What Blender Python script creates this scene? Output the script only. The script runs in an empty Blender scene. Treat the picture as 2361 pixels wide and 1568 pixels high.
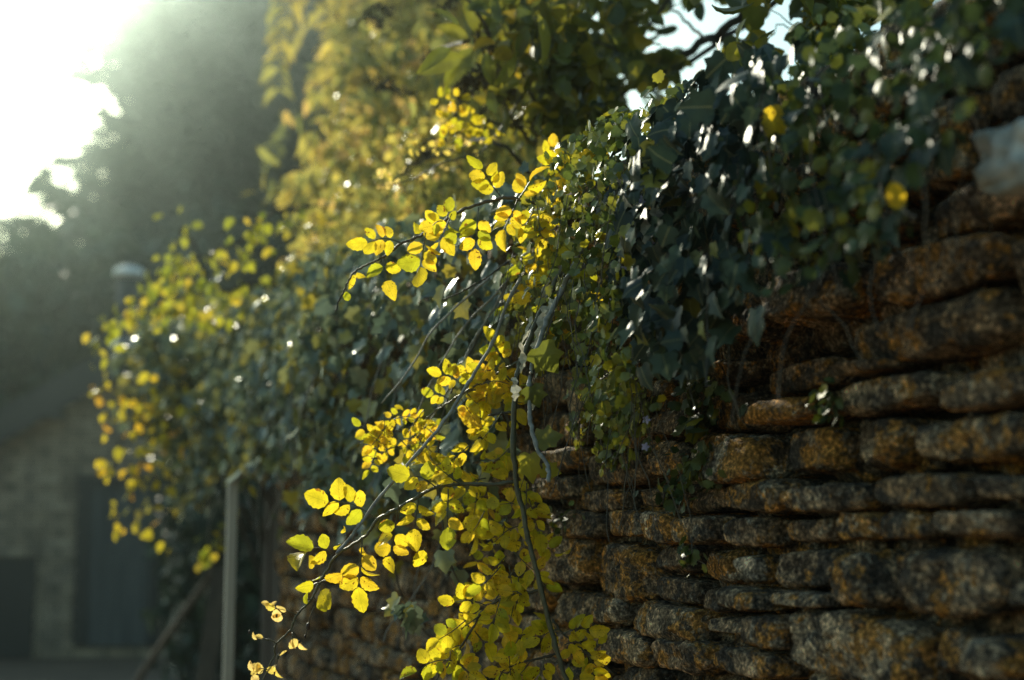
import bpy, math, random
import numpy as np
from mathutils import Vector, Matrix, noise
random.seed(7); RG = np.random.default_rng(7)
R = math.radians
scene = bpy.context.scene

# ------------------------------------------------------------------ camera
EYE = Vector((0.0, 0.0, 1.5)); YAW = 21.0; TILT = 7.2
FPX = 2361*50/36.0
cam = bpy.data.cameras.new('camera'); camo = bpy.data.objects.new('camera', cam)
scene.collection.objects.link(camo); scene.camera = camo
camo.location = EYE; camo.rotation_euler = (R(90+TILT), 0, R(-YAW))
cam.lens = 50; cam.sensor_width = 36; cam.clip_start = 0.05; cam.clip_end = 800
cam.dof.use_dof = True; cam.dof.focus_distance = 2.13; cam.dof.aperture_fstop = 2.6
cam.dof.aperture_blades = 0
# ------------------------------------------------------------------ sky, sun, exposure
SUN_AZ = YAW-20.2      # degrees clockwise from +Y
SUN_EL = 25.0
world = bpy.data.worlds.new('World'); scene.world = world; world.use_nodes = True
wn = world.node_tree.nodes; wl = world.node_tree.links
bg = wn['Background']; sky = wn.new('ShaderNodeTexSky'); sky.sky_type = 'NISHITA'
sky.sun_disc = False; sky.sun_elevation = R(SUN_EL); sky.sun_rotation = R(SUN_AZ)
sky.air_density = 1.3; sky.dust_density = 1.5; sky.ozone_density = 1.0
tint = wn.new('ShaderNodeMix'); tint.data_type = 'RGBA'; tint.blend_type = 'MULTIPLY'
tint.inputs['Factor'].default_value = 1.0
wl.new(sky.outputs['Color'], tint.inputs['A']); tint.inputs['B'].default_value = (0.80, 1.0, 0.93, 1)
wl.new(tint.outputs['Result'], bg.inputs['Color']); bg.inputs['Strength'].default_value = 0.105
sl = bpy.data.lights.new('sun', 'SUN'); so = bpy.data.objects.new('sun', sl)
scene.collection.objects.link(so)
sl.energy = 5.0; sl.angle = R(0.6); sl.color = (1.0, 0.95, 0.74)
sd = Vector((math.sin(R(SUN_AZ))*math.cos(R(SUN_EL)), math.cos(R(SUN_AZ))*math.cos(R(SUN_EL)), math.sin(R(SUN_EL))))
so.rotation_euler = sd.to_track_quat('Z', 'Y').to_euler(); so.location = (3, 10, 12)
scene.view_settings.view_transform = 'Standard'; scene.view_settings.look = 'None'
scene.view_settings.gamma = 1.0; scene.view_settings.exposure = 0.65
HAZE = 0.0029; HAZE_G = 0.965
cy = scene.cycles
cy.use_denoising = True; cy.max_bounces = 6; cy.diffuse_bounces = 3; cy.glossy_bounces = 2
cy.transmission_bounces = 4; cy.transparent_max_bounces = 8; cy.volume_bounces = 0
cy.sample_clamp_indirect = 4.0; cy.caustics_reflective = False; cy.caustics_refractive = False
cy.use_adaptive_sampling = True; cy.adaptive_threshold = 0.006; cy.denoising_prefilter = 'NONE'

# ------------------------------------------------------------------ projection helpers (pixels of a 2361 x 1568 frame)
CM = camo.rotation_euler.to_matrix()
CMn = np.array(CM); En = np.array(EYE)
def W(x, y, d):
    v = Vector(((x-1180.5)/FPX, -(y-784)/FPX, -1.0))*d
    return EYE + CM @ v
def ray(x, y):
    return CM @ Vector(((x-1180.5)/FPX, -(y-784)/FPX, -1.0))
def WALL(x, y, off=0.0):
    r = ray(x, y); return EYE + r*((1.0-off)/r.x)
def project(P):
    q = (np.asarray(P)-En) @ CMn
    d = np.maximum(-q[:, 2], 1e-3)
    return np.stack([q[:, 0]/d*FPX+1180.5, 784-q[:, 1]/d*FPX], 1), -q[:, 2]
def inpoly(Q, poly):
    x, y = Q[:, 0], Q[:, 1]; ins = np.zeros(len(Q), bool); n = len(poly)
    for i in range(n):
        x0, y0 = poly[i]; x1, y1 = poly[(i+1) % n]
        if y0 == y1: continue
        c = ((y0 > y) != (y1 > y)) & (x < (x1-x0)*(y-y0)/(y1-y0)+x0)
        ins ^= c
    return ins
CAMX = np.array(CM @ Vector((1, 0, 0))); CAMY = np.array(CM @ Vector((0, 1, 0))); CAMZ = np.array(CM @ Vector((0, 0, 1)))
def pdir(dx, dy, dz=0.0):
    return CAMX*dx - CAMY*dy + CAMZ*dz          # image direction (y down) to world

# ------------------------------------------------------------------ tags and object helpers
def tag(o, label=None, cat=None, group=None, kind=None):
    if label: o['label'] = label
    if cat: o['category'] = cat
    if group: o['group'] = group
    if kind: o['kind'] = kind
    return o
def link(o, parent=None):
    scene.collection.objects.link(o)
    if parent is not None: o.parent = parent; o.matrix_parent_inverse = parent.matrix_world.inverted()
    return o
def empty(name, loc=(0, 0, 0), label=None, cat=None, group=None):
    o = bpy.data.objects.new(name, None); o.empty_display_size = 0.1; o.location = loc
    link(o); o.matrix_world = Matrix.Translation(Vector(loc)); return tag(o, label, cat, group)
def mesh_np(name, V, F, mat, parent=None, smooth=True, rnd=None, uv=None):
    """V (n,3); F = list of index arrays all of one size, or list of (m,k) arrays"""
    me = bpy.data.meshes.new(name); V = np.asarray(V, np.float32)
    if not isinstance(F, list): F = [F]
    me.vertices.add(len(V)); me.vertices.foreach_set('co', V.ravel())
    loops = np.concatenate([f.ravel() for f in F]).astype(np.int32)
    tot = np.concatenate([np.full(len(f), f.shape[1]) for f in F]).astype(np.int32)
    st = np.concatenate([[0], np.cumsum(tot)[:-1]]).astype(np.int32)
    me.loops.add(len(loops)); me.loops.foreach_set('vertex_index', loops)
    me.polygons.add(len(tot)); me.polygons.foreach_set('loop_start', st); me.polygons.foreach_set('loop_total', tot)
    me.polygons.foreach_set('use_smooth', np.full(len(tot), smooth))
    if rnd is not None:
        a = me.attributes.new('rnd', 'FLOAT', 'FACE'); a.data.foreach_set('value', np.asarray(rnd, np.float32))
    if uv is not None:
        l = me.uv_layers.new(name='UVMap'); l.data.foreach_set('uv', np.asarray(uv, np.float32)[loops].ravel())
    me.update(); me.validate()
    me.materials.append(mat); o = bpy.data.objects.new(name, me); return link(o, parent)
class MB:
    def __init__(s): s.V = []; s.F = []; s.n = 0
    def add(s, V, F):
        s.V += [tuple(v) for v in V]; s.F += [tuple(i+s.n for i in f) for f in F]; s.n = len(s.V)
    def box(s, a, b):
        (x0, y0, z0), (x1, y1, z1) = a, b
        s.add([(x0,y0,z0),(x1,y0,z0),(x1,y1,z0),(x0,y1,z0),(x0,y0,z1),(x1,y0,z1),(x1,y1,z1),(x0,y1,z1)],
              [(0,3,2,1),(4,5,6,7),(0,1,5,4),(1,2,6,5),(2,3,7,6),(3,0,4,7)])
    def beam(s, p, q, w, h, up=Vector((0, 0, 1))):
        p, q = Vector(p), Vector(q); d = (q-p).normalized(); sx = d.cross(up).normalized(); u = sx.cross(d)
        V = []
        for e in (p, q):
            for a, b in ((-1,-1),(1,-1),(1,1),(-1,1)): V.append(e+sx*a*w/2+u*b*h/2)
        s.add(V, [(0,1,2,3),(7,6,5,4),(0,4,5,1),(1,5,6,2),(2,6,7,3),(3,7,4,0)])
    def tube(s, pts, rad, n=7, knob=0.0):
        pts = [Vector(p) for p in pts]; V = []; F = []
        up = Vector((0.3, 0.2, 1)).normalized(); m = len(pts)
        for i, p in enumerate(pts):
            t = (pts[min(i+1, m-1)]-pts[max(i-1, 0)]).normalized()
            a = t.cross(up); a = a.normalized() if a.length > 1e-4 else t.cross(Vector((1, 0, 0))).normalized()
            b = t.cross(a); r = rad[i] if hasattr(rad, '__len__') else rad
            if knob: r *= 1+knob*random.uniform(-1, 1)
            for k in range(n):
                an = 2*math.pi*k/n; V.append(p+(a*math.cos(an)+b*math.sin(an))*r)
        for i in range(m-1):
            for k in range(n):
                F.append((i*n+k, i*n+(k+1) % n, (i+1)*n+(k+1) % n, (i+1)*n+k))
        F.append(tuple(range(n-1, -1, -1))); F.append(tuple(range((m-1)*n, m*n))); s.add(V, F)
    def build(s, name, mat, parent=None, smooth=False):
        me = bpy.data.meshes.new(name); me.from_pydata(s.V, [], s.F)
        if smooth: me.polygons.foreach_set('use_smooth', np.full(len(me.polygons), True))
        me.update(); me.materials.append(mat); return link(bpy.data.objects.new(name, me), parent)
def smooth_path(pts, sub=6, wob=0.0):
    pts = [Vector(p) for p in pts]; P = [pts[0]*2-pts[1]]+pts+[pts[-1]*2-pts[-2]]; out = []
    for i in range(1, len(P)-2):
        for k in range(sub):
            t = k/sub; a, b, c, d = P[i-1], P[i], P[i+1], P[i+2]
            v = 0.5*((2*b)+(c-a)*t+(2*a-5*b+4*c-d)*t*t+(-a+3*b-3*c+d)*t**3)
            if wob: v = v+Vector((random.gauss(0, wob), random.gauss(0, wob), random.gauss(0, wob)))
            out.append(v)
    out.append(pts[-1]); return out
def taper(n, r0, r1): return [r0+(r1-r0)*i/(n-1) for i in range(n)]

# ------------------------------------------------------------------ materials
def newmat(name):
    m = bpy.data.materials.new(name); m.use_nodes = True; nt = m.node_tree
    return m, nt, nt.nodes, nt.links, nt.nodes['Principled BSDF']
def ramp(N, stops, interp='LINEAR'):
    r = N.new('ShaderNodeValToRGB'); r.color_ramp.interpolation = interp; e = r.color_ramp.elements
    while len(e) < len(stops): e.new(0.5)
    for q, (p, c) in zip(e, stops): q.position = p; q.color = (*c, 1)
    return r
def mixc(N, L, f, a, b, mode='MIX'):
    m = N.new('ShaderNodeMix'); m.data_type = 'RGBA'; m.blend_type = mode
    for s_, v in (('Factor', f), ('A', a), ('B', b)):
        if hasattr(v, 'node'): L.new(v, m.inputs[s_])
        else: m.inputs[s_].default_value = v if s_ == 'Factor' else (*v, 1)
    return m.outputs['Result']
def noisen(N, L, co, sc, det=4, rough=0.6, dist=0.0):
    n = N.new('ShaderNodeTexNoise'); n.inputs['Scale'].default_value = sc; n.inputs['Detail'].default_value = det
    n.inputs['Roughness'].default_value = rough; n.inputs['Distortion'].default_value = dist
    if co is not None: L.new(co, n.inputs['Vector'])
    return n.outputs['Fac']
def leafmat(name, stops, rough=0.4, trans=0.5, spec=0.5, spots=0.0, vein=0.0, nsc=60, tcol=None):
    m, nt, N, L, P = newmat(name)
    at = N.new('ShaderNodeAttribute'); at.attribute_name = 'rnd'
    rp = ramp(N, stops); L.new(at.outputs['Fac'], rp.inputs['Fac']); col = rp.outputs['Color']
    tc = N.new('ShaderNodeTexCoord'); ob = tc.outputs['Object']
    nz = noisen(N, L, ob, nsc, 3)
    v = N.new('ShaderNodeMapRange'); L.new(nz, v.inputs['Value']); v.inputs['From Min'].default_value = 0.3; v.inputs['From Max'].default_value = 0.7
    v.inputs['To Min'].default_value = 0.72; v.inputs['To Max'].default_value = 1.2
    col = mixc(N, L, 1.0, col, v.outputs['Result'], 'MULTIPLY')
    uvx = N.new('ShaderNodeSeparateXYZ'); L.new(tc.outputs['UV'], uvx.inputs['Vector'])
    def math_(op, a, b=None):
        q = N.new('ShaderNodeMath'); q.operation = op
        for i, z in enumerate((a, b)):
            if z is None: continue
            if hasattr(z, 'node'): L.new(z, q.inputs[i])
            else: q.inputs[i].default_value = z
        return q.outputs[0]
    bumpin = None
    if vein:
        ax = math_('ABSOLUTE', math_('SUBTRACT', uvx.outputs['X'], 0.5))
        mid = math_('LESS_THAN', ax, 0.022)
        ph = math_('SUBTRACT', math_('MULTIPLY', uvx.outputs['Y'], 7.5), math_('MULTIPLY', ax, 6.0))
        fr = math_('FRACT', ph); sv = math_('LESS_THAN', math_('ABSOLUTE', math_('SUBTRACT', fr, 0.5)), 0.07)
        vv = math_('MAXIMUM', mid, math_('MULTIPLY', sv, 0.6)) if vein > 0 else mid
        col = mixc(N, L, math_('MULTIPLY', vv, abs(vein)), col, (0.75, 0.7, 0.3) if vein < 0 else (0.30, 0.27, 0.01))
        bumpin = vv
    if spots:
        sp = noisen(N, L, ob, 230, 2, 0.5); big = noisen(N, L, ob, 38, 2, 0.5)
        thr = math_('GREATER_THAN', math_('ADD', sp, math_('MULTIPLY', big, 0.55)), 1.03-spots)
        col = mixc(N, L, math_('MULTIPLY', thr, 0.9), col, (0.16, 0.045, 0.01))
        ex = math_('ABSOLUTE', math_('SUBTRACT', uvx.outputs['X'], 0.5)); br = noisen(N, L, ob, 55, 3)
        edge = math_('GREATER_THAN', math_('ADD', math_('MULTIPLY', ex, 0.55), br), 0.865-spots*0.3)
        col = mixc(N, L, math_('MULTIPLY', edge, 0.8), col, (0.30, 0.10, 0.015))
    L.new(col, P.inputs['Base Color']); P.inputs['Roughness'].default_value = rough
    P.inputs['Specular IOR Level'].default_value = spec
    bm = N.new('ShaderNodeBump'); bm.inputs['Strength'].default_value = 0.35; bm.inputs['Distance'].default_value = 0.002
    L.new(nz if bumpin is None else math_('ADD', nz, math_('MULTIPLY', bumpin, -0.4)), bm.inputs['Height'])
    L.new(bm.outputs['Normal'], P.inputs['Normal'])
    tr = N.new('ShaderNodeBsdfTranslucent')
    L.new(mixc(N, L, 1.0, col, tcol or (1, 1, 1), 'MULTIPLY'), tr.inputs['Color'])
    mx = N.new('ShaderNodeMixShader'); mx.inputs[0].default_value = trans
    L.new(P.outputs[0], mx.inputs[1]); L.new(tr.outputs[0], mx.inputs[2])
    L.new(mx.outputs[0], N['Material Output'].inputs['Surface']); return m
def plainmat(name, c0, c1, sc=20, rough=0.8, bump=0.3, dist=0.01, det=5, metal=0.0, stretch=None):
    m, nt, N, L, P = newmat(name); tc = N.new('ShaderNodeTexCoord'); co = tc.outputs['Object']
    if stretch:
        mp = N.new('ShaderNodeMapping'); mp.inputs['Scale'].default_value = stretch; L.new(co, mp.inputs['Vector']); co = mp.outputs['Vector']
    nz = noisen(N, L, co, sc, det); rp = ramp(N, [(0.3, c0), (0.7, c1)]); L.new(nz, rp.inputs['Fac'])
    L.new(rp.outputs['Color'], P.inputs['Base Color']); P.inputs['Roughness'].default_value = rough; P.inputs['Metallic'].default_value = metal
    b = N.new('ShaderNodeBump'); b.inputs['Strength'].default_value = bump; b.inputs['Distance'].default_value = dist
    L.new(nz, b.inputs['Height']); L.new(b.outputs['Normal'], P.inputs['Normal']); return m
def stonemat(name, near=True):
    m, nt, N, L, P = newmat(name); tc = N.new('ShaderNodeTexCoord'); ob = tc.outputs['Object']
    at = N.new('ShaderNodeAttribute'); at.attribute_name = 'rnd'
    base = ramp(N, [(0.0, (0.15, 0.105, 0.065)), (0.3, (0.28, 0.205, 0.135)), (0.55, (0.40, 0.31, 0.21)), (0.8, (0.21, 0.15, 0.10)), (1.0, (0.44, 0.38, 0.30))])
    L.new(at.outputs['Fac'], base.inputs['Fac'])
    n1 = noisen(N, L, ob, 22, 6, 0.65); r1 = ramp(N, [(0.40, (0.28, 0.27, 0.27)), (0.48, (0.8, 0.8, 0.8)), (0.54, (1.25, 1.22, 1.15)), (0.62, (2.2, 2.1, 1.95))])
    L.new(n1, r1.inputs['Fac']); col = mixc(N, L, 1.0, base.outputs['Color'], r1.outputs['Color'], 'MULTIPLY')
    n2 = noisen(N, L, ob, 15, 10, 0.74, 0.3); r2 = ramp(N, [(0.505, (0, 0, 0)), (0.53, (.9, .9, .9))]); pr = N.new('ShaderNodeMath'); pr.operation = 'MULTIPLY_ADD'; L.new(at.outputs['Fac'], pr.inputs[0]); pr.inputs[1].default_value = 0.10; L.new(n2, pr.inputs[2]); pm = N.new('ShaderNodeMath'); pm.operation = 'SUBTRACT'; L.new(pr.outputs[0], pm.inputs[0]); pm.inputs[1].default_value = 0.065; L.new(pm.outputs[0], r2.inputs['Fac'])
    col = mixc(N, L, r2.outputs['Color'], col, (0.48, 0.235, 0.05))
    mpy = N.new('ShaderNodeMapping'); mpy.inputs['Location'].default_value = (3.1, 7.7, 2.2); L.new(ob, mpy.inputs['Vector'])
    n3 = noisen(N, L, mpy.outputs['Vector'], 30, 7, 0.75, 0.4); r3 = ramp(N, [(0.57, (0, 0, 0)), (0.60, (0.8, 0.8, 0.8))]); L.new(n3, r3.inputs['Fac'])
    col = mixc(N, L, r3.outputs['Color'], col, (0.33, 0.31, 0.25))
    n4 = noisen(N, L, mpy.outputs['Vector'], 20, 8, 0.7, 0.5); r4 = ramp(N, [(0.53, (0, 0, 0)), (0.56, (0.85, 0.85, 0.85))]); L.new(n4, r4.inputs['Fac'])
    col = mixc(N, L, r4.outputs['Color'], col, (0.06, 0.058, 0.054))
    n6 = noisen(N, L, ob, 170, 3, 0.6); r6 = ramp(N, [(0.38, (0.35, 0.35, 0.35)), (0.55, (1.1, 1.1, 1.1)), (0.66, (2.6, 2.5, 2.3))]); L.new(n6, r6.inputs['Fac'])
    col = mixc(N, L, 1.0, col, r6.outputs['Color'], 'MULTIPLY')
    L.new(col, P.inputs['Base Color']); P.inputs['Roughness'].default_value = 0.9; P.inputs['Specular IOR Level'].default_value = 0.25
    n5 = noisen(N, L, ob, 60, 8, 0.7)
    b = N.new('ShaderNodeBump'); b.inputs['Strength'].default_value = 1.0; b.inputs['Distance'].default_value = 0.016
    b2 = N.new('ShaderNodeBump'); b2.inputs['Strength'].default_value = 0.7; b2.inputs['Distance'].default_value = 0.004
    L.new(n5, b.inputs['Height']); L.new(n6, b2.inputs['Height']); L.new(b.outputs['Normal'], b2.inputs['Normal'])
    L.new(b2.outputs['Normal'], P.inputs['Normal']); return m

M_stone = stonemat('old_stone')
M_core = plainmat('wall_core', (0.012, 0.010, 0.008), (0.03, 0.024, 0.018), 30, 1.0, 0.8, 0.01)
M_pale = plainmat('pale_stone', (0.20, 0.22, 0.21), (0.68, 0.70, 0.66), 25, 0.8, 0.5, 0.01)
M_ground = plainmat('earth', (0.09, 0.058, 0.035), (0.20, 0.13, 0.075), 1.5, 1.0, 0.6, 0.03, 8)
YEL = [(0.0, (0.42, 0.44, 0.02)), (0.3, (0.70, 0.58, 0.02)), (0.75, (0.84, 0.62, 0.03)), (1.0, (0.84, 0.53, 0.03))]
M_rose = leafmat('rose_leaf', YEL, 0.45, 0.58, 0.4, spots=0.055, vein=0.4)
M_rose_pale = leafmat('rose_leaf_pale', [(0, (0.80, 0.62, 0.10)), (1, (0.85, 0.62, 0.22))], 0.5, 0.6, 0.4, spots=0.03, vein=0.2)
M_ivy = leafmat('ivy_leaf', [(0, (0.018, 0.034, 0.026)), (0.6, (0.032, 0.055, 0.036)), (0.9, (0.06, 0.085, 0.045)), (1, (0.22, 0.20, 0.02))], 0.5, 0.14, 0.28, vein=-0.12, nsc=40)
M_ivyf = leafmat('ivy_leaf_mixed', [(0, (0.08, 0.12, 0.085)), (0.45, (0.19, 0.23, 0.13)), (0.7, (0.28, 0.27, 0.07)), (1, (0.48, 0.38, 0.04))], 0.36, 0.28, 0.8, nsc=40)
M_toad = leafmat('toadflax_leaf', [(0, (0.07, 0.105, 0.02)), (0.45, (0.17, 0.20, 0.03)), (0.8, (0.32, 0.30, 0.03)), (1, (0.50, 0.42, 0.02))], 0.38, 0.38, 0.6, nsc=90)
M_toadg = leafmat('toadflax_leaf_green', [(0, (0.03, 0.055, 0.022)), (0.55, (0.075, 0.105, 0.03)), (0.9, (0.14, 0.15, 0.02)), (1, (0.35, 0.31, 0.02))], 0.45, 0.28, 0.35, nsc=70)
M_gold = leafmat('golden_leaf', [(0, (0.17, 0.20, 0.06)), (0.4, (0.40, 0.36, 0.08)), (0.8, (0.64, 0.50, 0.09)), (1, (0.62, 0.40, 0.12))], 0.4, 0.55, 0.5, nsc=20)
M_olive = leafmat('olive_leaf', [(0, (0.06, 0.08, 0.015)), (0.5, (0.15, 0.16, 0.02)), (0.85, (0.30, 0.26, 0.02)), (1, (0.50, 0.33, 0.02))], 0.35, 0.45, 0.6, nsc=25)
M_yg = leafmat('yellow_green_leaf', [(0, (0.20, 0.24, 0.02)), (0.6, (0.50, 0.48, 0.03)), (1, (0.66, 0.48, 0.04))], 0.3, 0.5, 0.7, nsc=25)
M_orange = leafmat('orange_leaf', [(0, (0.45, 0.40, 0.03)), (0.6, (0.75, 0.58, 0.03)), (1, (0.75, 0.38, 0.03))], 0.35, 0.5, 0.6, nsc=25)
M_needle = leafmat('needle', [(0, (0.018, 0.036, 0.028)), (1, (0.045, 0.075, 0.05))], 0.6, 0.1, 0.3, nsc=3)
M_ever = leafmat('evergreen_leaf', [(0, (0.020, 0.038, 0.026)), (1, (0.05, 0.075, 0.04))], 0.5, 0.15, 0.4, nsc=4)
M_dead = leafmat('dead_leaf', [(0, (0.30, 0.30, 0.24)), (1, (0.62, 0.60, 0.48))], 0.5, 0.35, 0.5, nsc=60)
M_brownleaf = leafmat('brown_leaf', [(0, (0.10, 0.055, 0.02)), (1, (0.45, 0.30, 0.12))], 0.6, 0.4, 0.3, nsc=60)
M_cane = plainmat('green_cane', (0.04, 0.042, 0.022), (0.11, 0.10, 0.05), 90, 0.5, 0.4, 0.002)
M_cane2 = plainmat('brown_cane', (0.035, 0.03, 0.022), (0.09, 0.075, 0.05), 90, 0.6, 0.4, 0.002)
M_greycane = plainmat('grey_cane', (0.12, 0.12, 0.11), (0.36, 0.35, 0.31), 80, 0.7, 0.5, 0.003)
M_bark = plainmat('bark', (0.03, 0.025, 0.018), (0.085, 0.07, 0.05), 12, 0.9, 0.8, 0.02, stretch=(1, 1, 0.25))
M_hip = plainmat('dry_hip', (0.012, 0.008, 0.006), (0.05, 0.02, 0.015), 200, 0.5, 0.5, 0.002)
M_seed = plainmat('seed_head', (0.045, 0.036, 0.022), (0.15, 0.12, 0.06), 120, 0.9, 0.9, 0.004)
M_wood = plainmat('weathered_wood', (0.25, 0.23, 0.19), (0.60, 0.55, 0.45), 10, 0.75, 0.5, 0.004, stretch=(1, 1, 0.1))
M_greywood = plainmat('grey_boards', (0.035, 0.04, 0.042), (0.10, 0.105, 0.10), 9, 0.8, 0.5, 0.004, stretch=(1, 1, 0.1))
M_shadewood = plainmat('shade_dark_boards', (0.012, 0.010, 0.008), (0.04, 0.03, 0.022), 9, 0.9, 0.5, 0.004, stretch=(1, 1, 0.1))  # near black wood, the shade under the ivy put into its colour
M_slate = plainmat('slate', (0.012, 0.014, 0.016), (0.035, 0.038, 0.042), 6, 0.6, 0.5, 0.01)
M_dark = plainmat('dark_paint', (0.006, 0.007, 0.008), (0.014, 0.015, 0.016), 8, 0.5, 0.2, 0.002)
M_metal = plainmat('galvanised_metal', (0.55, 0.56, 0.54), (0.75, 0.75, 0.72), 12, 0.3, 0.1, 0.001, metal=0.9)
M_violet = leafmat('violet_petal', [(0, (0.38, 0.38, 0.62)), (1, (0.5, 0.48, 0.72))], 0.5, 0.4, 0.3, nsc=50)
M_berry = plainmat('pale_berry', (0.35, 0.40, 0.25), (0.6, 0.62, 0.45), 90, 0.4, 0.1, 0.001)

# ------------------------------------------------------------------ leaf templates (base at 0, tip at y=1, normal z)
def t_ovate(n=9, wid=0.36, fold=0.10, curl=0.12, serr=0.05, side=0.0, twist=0.0):
    V = []; UV = []
    for i in range(n):
        v = i/(n-1); w = wid*math.sin(math.pi*min(1, v**0.86))**0.68 if 0 < i < n-1 else 0.004
        if 0 < i < n-1: w *= 1+serr*(1 if i % 2 else -1)
        for j, u in enumerate((-1, -0.5, 0, 0.5, 1)):
            z = fold*abs(u)*(w/wid) - curl*v*v + 0.02*math.sin(7*v+3*u) + twist*u*w*v
            V.append((u*w+side*v*v, v, z)); UV.append((0.5+u*0.5*w/wid, v))
    F = [(i*5+j, i*5+j+1, i*5+j+6, i*5+j+5) for i in range(n-1) for j in range(4)]
    return np.array(V), np.array(F), np.array(UV)
ROSE = [t_ovate(11, 0.33, 0.16, 0.2, 0.07, 0.05), t_ovate(11, 0.31, 0.1, -0.15, 0.07, -0.1, 0.3), t_ovate(11, 0.38, 0.05, 0.05, 0.06, 0.06), t_ovate(11, 0.33, 0.2, 0.25, 0.06, -0.08), t_ovate(9, 0.36, -0.06, -0.1, 0.05, 0.03, 0.6), t_ovate(11, 0.39, 0.14, 0.45, 0.06, 0.0, -0.5)]
LONG = [t_ovate(7, 0.20, 0.08, 0.2, 0.0), t_ovate(7, 0.16, 0.05, 0.35, 0.0, 0.1)]
def t_fan(pts, zf, c=(0, 0.28)):
    V = [(c[0], c[1], zf(c[0], c[1]))]+[(x, y, zf(x, y)) for x, y in pts]
    m = [((c[0]+x)/2, (c[1]+y)/2) for x, y in pts]; k = len(pts)
    V += [(x, y, zf(x, y)) for x, y in m]
    F3 = [(0, 1+k+i, 1+k+(i+1) % k) for i in range(k)]
    F3 += [(1+k+i, 1+i, 1+(i+1) % k) for i in range(k)]+[(1+k+i, 1+(i+1) % k, 1+k+(i+1) % k) for i in range(k)]
    V = np.array(V); UV = np.stack([V[:, 0]+0.5, V[:, 1]], 1)
    return V, np.array(F3), UV
ivy_out = [(0.03, 0.02), (0.20, -0.06), (0.38, 0.0), (0.52, 0.12), (0.44, 0.24), (0.40, 0.34), (0.47, 0.46), (0.54, 0.60), (0.40, 0.62), (0.27, 0.66), (0.14, 0.82), (0.0, 1.0)]
ivy_out = ivy_out+[(-x, y) for x, y in ivy_out[-2::-1]]
IVY = [t_fan(ivy_out, lambda x, y: 0.25*abs(x)-0.12*(y-0.2)**2+0.03*math.sin(9*x+5*y)), t_fan(ivy_out, lambda x, y: -0.12*abs(x)-0.35*max(0, y-0.3)**2+0.06*math.sin(6*x)),
       t_fan([(x*0.8, y*1.05) for x, y in ivy_out], lambda x, y: 0.4*abs(x)-0.25*(y-0.2)**2)]
toad_out = [(0.04, 0.03), (0.3, 0.0), (0.46, 0.2), (0.40, 0.33), (0.54, 0.52), (0.34, 0.60), (0.26, 0.82), (0.10, 0.76), (0.0, 0.92)]
toad_out = toad_out+[(-x, y) for x, y in toad_out[-2::-1]]
TOAD = [t_fan(toad_out, lambda x, y: 0.22*abs(x)+0.1*(y-0.4)**2, (0, 0.3)), t_fan(toad_out, lambda x, y: -0.3*(x*x+(y-0.4)**2), (0, 0.3))]
def t_simple(w, b=0.1):
    V = np.array([(0, 0, 0), (-w, 0.35, b), (0, 0.4, 0), (w, 0.35, b), (-w*0.7, 0.72, b*0.6), (0, 0.75, -b*0.4), (w*0.7, 0.72, b*0.6), (0, 1, -b)])
    F = np.array([(0, 1, 2, 2), (0, 2, 3, 3), (1, 4, 5, 2), (2, 5, 6, 3), (4, 7, 5, 5), (5, 7, 6, 6)])
    F3 = np.array([(0, 2, 1), (0, 3, 2), (1, 2, 5), (1, 5, 4), (2, 3, 6), (2, 6, 5), (4, 5, 7), (5, 6, 7)])
    return V, F3, np.stack([V[:, 0]+0.5, V[:, 1]], 1)
SIMPLE = [t_simple(0.3), t_simple(0.24, 0.2), t_simple(0.36, -0.1)]
NEEDLE = [t_simple(0.14, 0.05), t_simple(0.2, 0.1)]
def norm(A): return A/np.maximum(np.linalg.norm(A, axis=1, keepdims=True), 1e-9)
def scatter(name, tm, P, Y, Z, S, mat, parent=None, rnd=None):
    P = np.asarray(P, float); n = len(P); Y = norm(np.asarray(Y, float)); Z = np.asarray(Z, float)
    X = norm(np.cross(Y, Z)); Z = np.cross(X, Y); S = np.broadcast_to(np.asarray(S, float), (n,))
    rnd = RG.random(n) if rnd is None else np.asarray(rnd)
    pick = RG.integers(0, len(tm), n); Vs = []; Fs = []; Us = []; Rs = []; off = 0; FF = {}
    for k, (V, F, U) in enumerate(tm):
        ix = np.where(pick == k)[0]
        if not len(ix): continue
        v = (V[None, :, 0, None]*X[ix][:, None]+V[None, :, 1, None]*Y[ix][:, None]+V[None, :, 2, None]*Z[ix][:, None])*S[ix][:, None, None]+P[ix][:, None]
        f = F[None]+(np.arange(len(ix))*len(V))[:, None, None]+off
        Vs.append(v.reshape(-1, 3)); Fs.append(f.reshape(-1, F.shape[1])); Us.append(np.tile(U, (len(ix), 1))); Rs.append(np.repeat(rnd[ix], len(F)))
        off += len(ix)*len(V)
    return mesh_np(name, np.concatenate(Vs), Fs, mat, parent, True, np.concatenate(Rs), np.concatenate(Us))
def each(name, tm, P, Y, Z, S, mat, parent, rnd=None):
    S = np.broadcast_to(np.asarray(S, float), (len(P),))
    for i in range(len(P)): scatter(name, tm, [P[i]], [Y[i]], [Z[i]], [S[i]], mat, parent, None if rnd is None else [rnd[i]])
def gauss(n, s=1.0): return RG.normal(0, s, (n, 3))

# ================================================================== the setting
def ground():
    n = 60; xs = np.linspace(-110, 110, n); V = []
    for y in xs:
        for x in xs: V.append((x, y, 0.0))
    F = np.array([(j*n+i, j*n+i+1, (j+1)*n+i+1, (j+1)*n+i) for j in range(n-1) for i in range(n-1)])
    o = mesh_np('ground', np.array(V), F, M_ground); tag(o, kind='structure')
ground()

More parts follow.
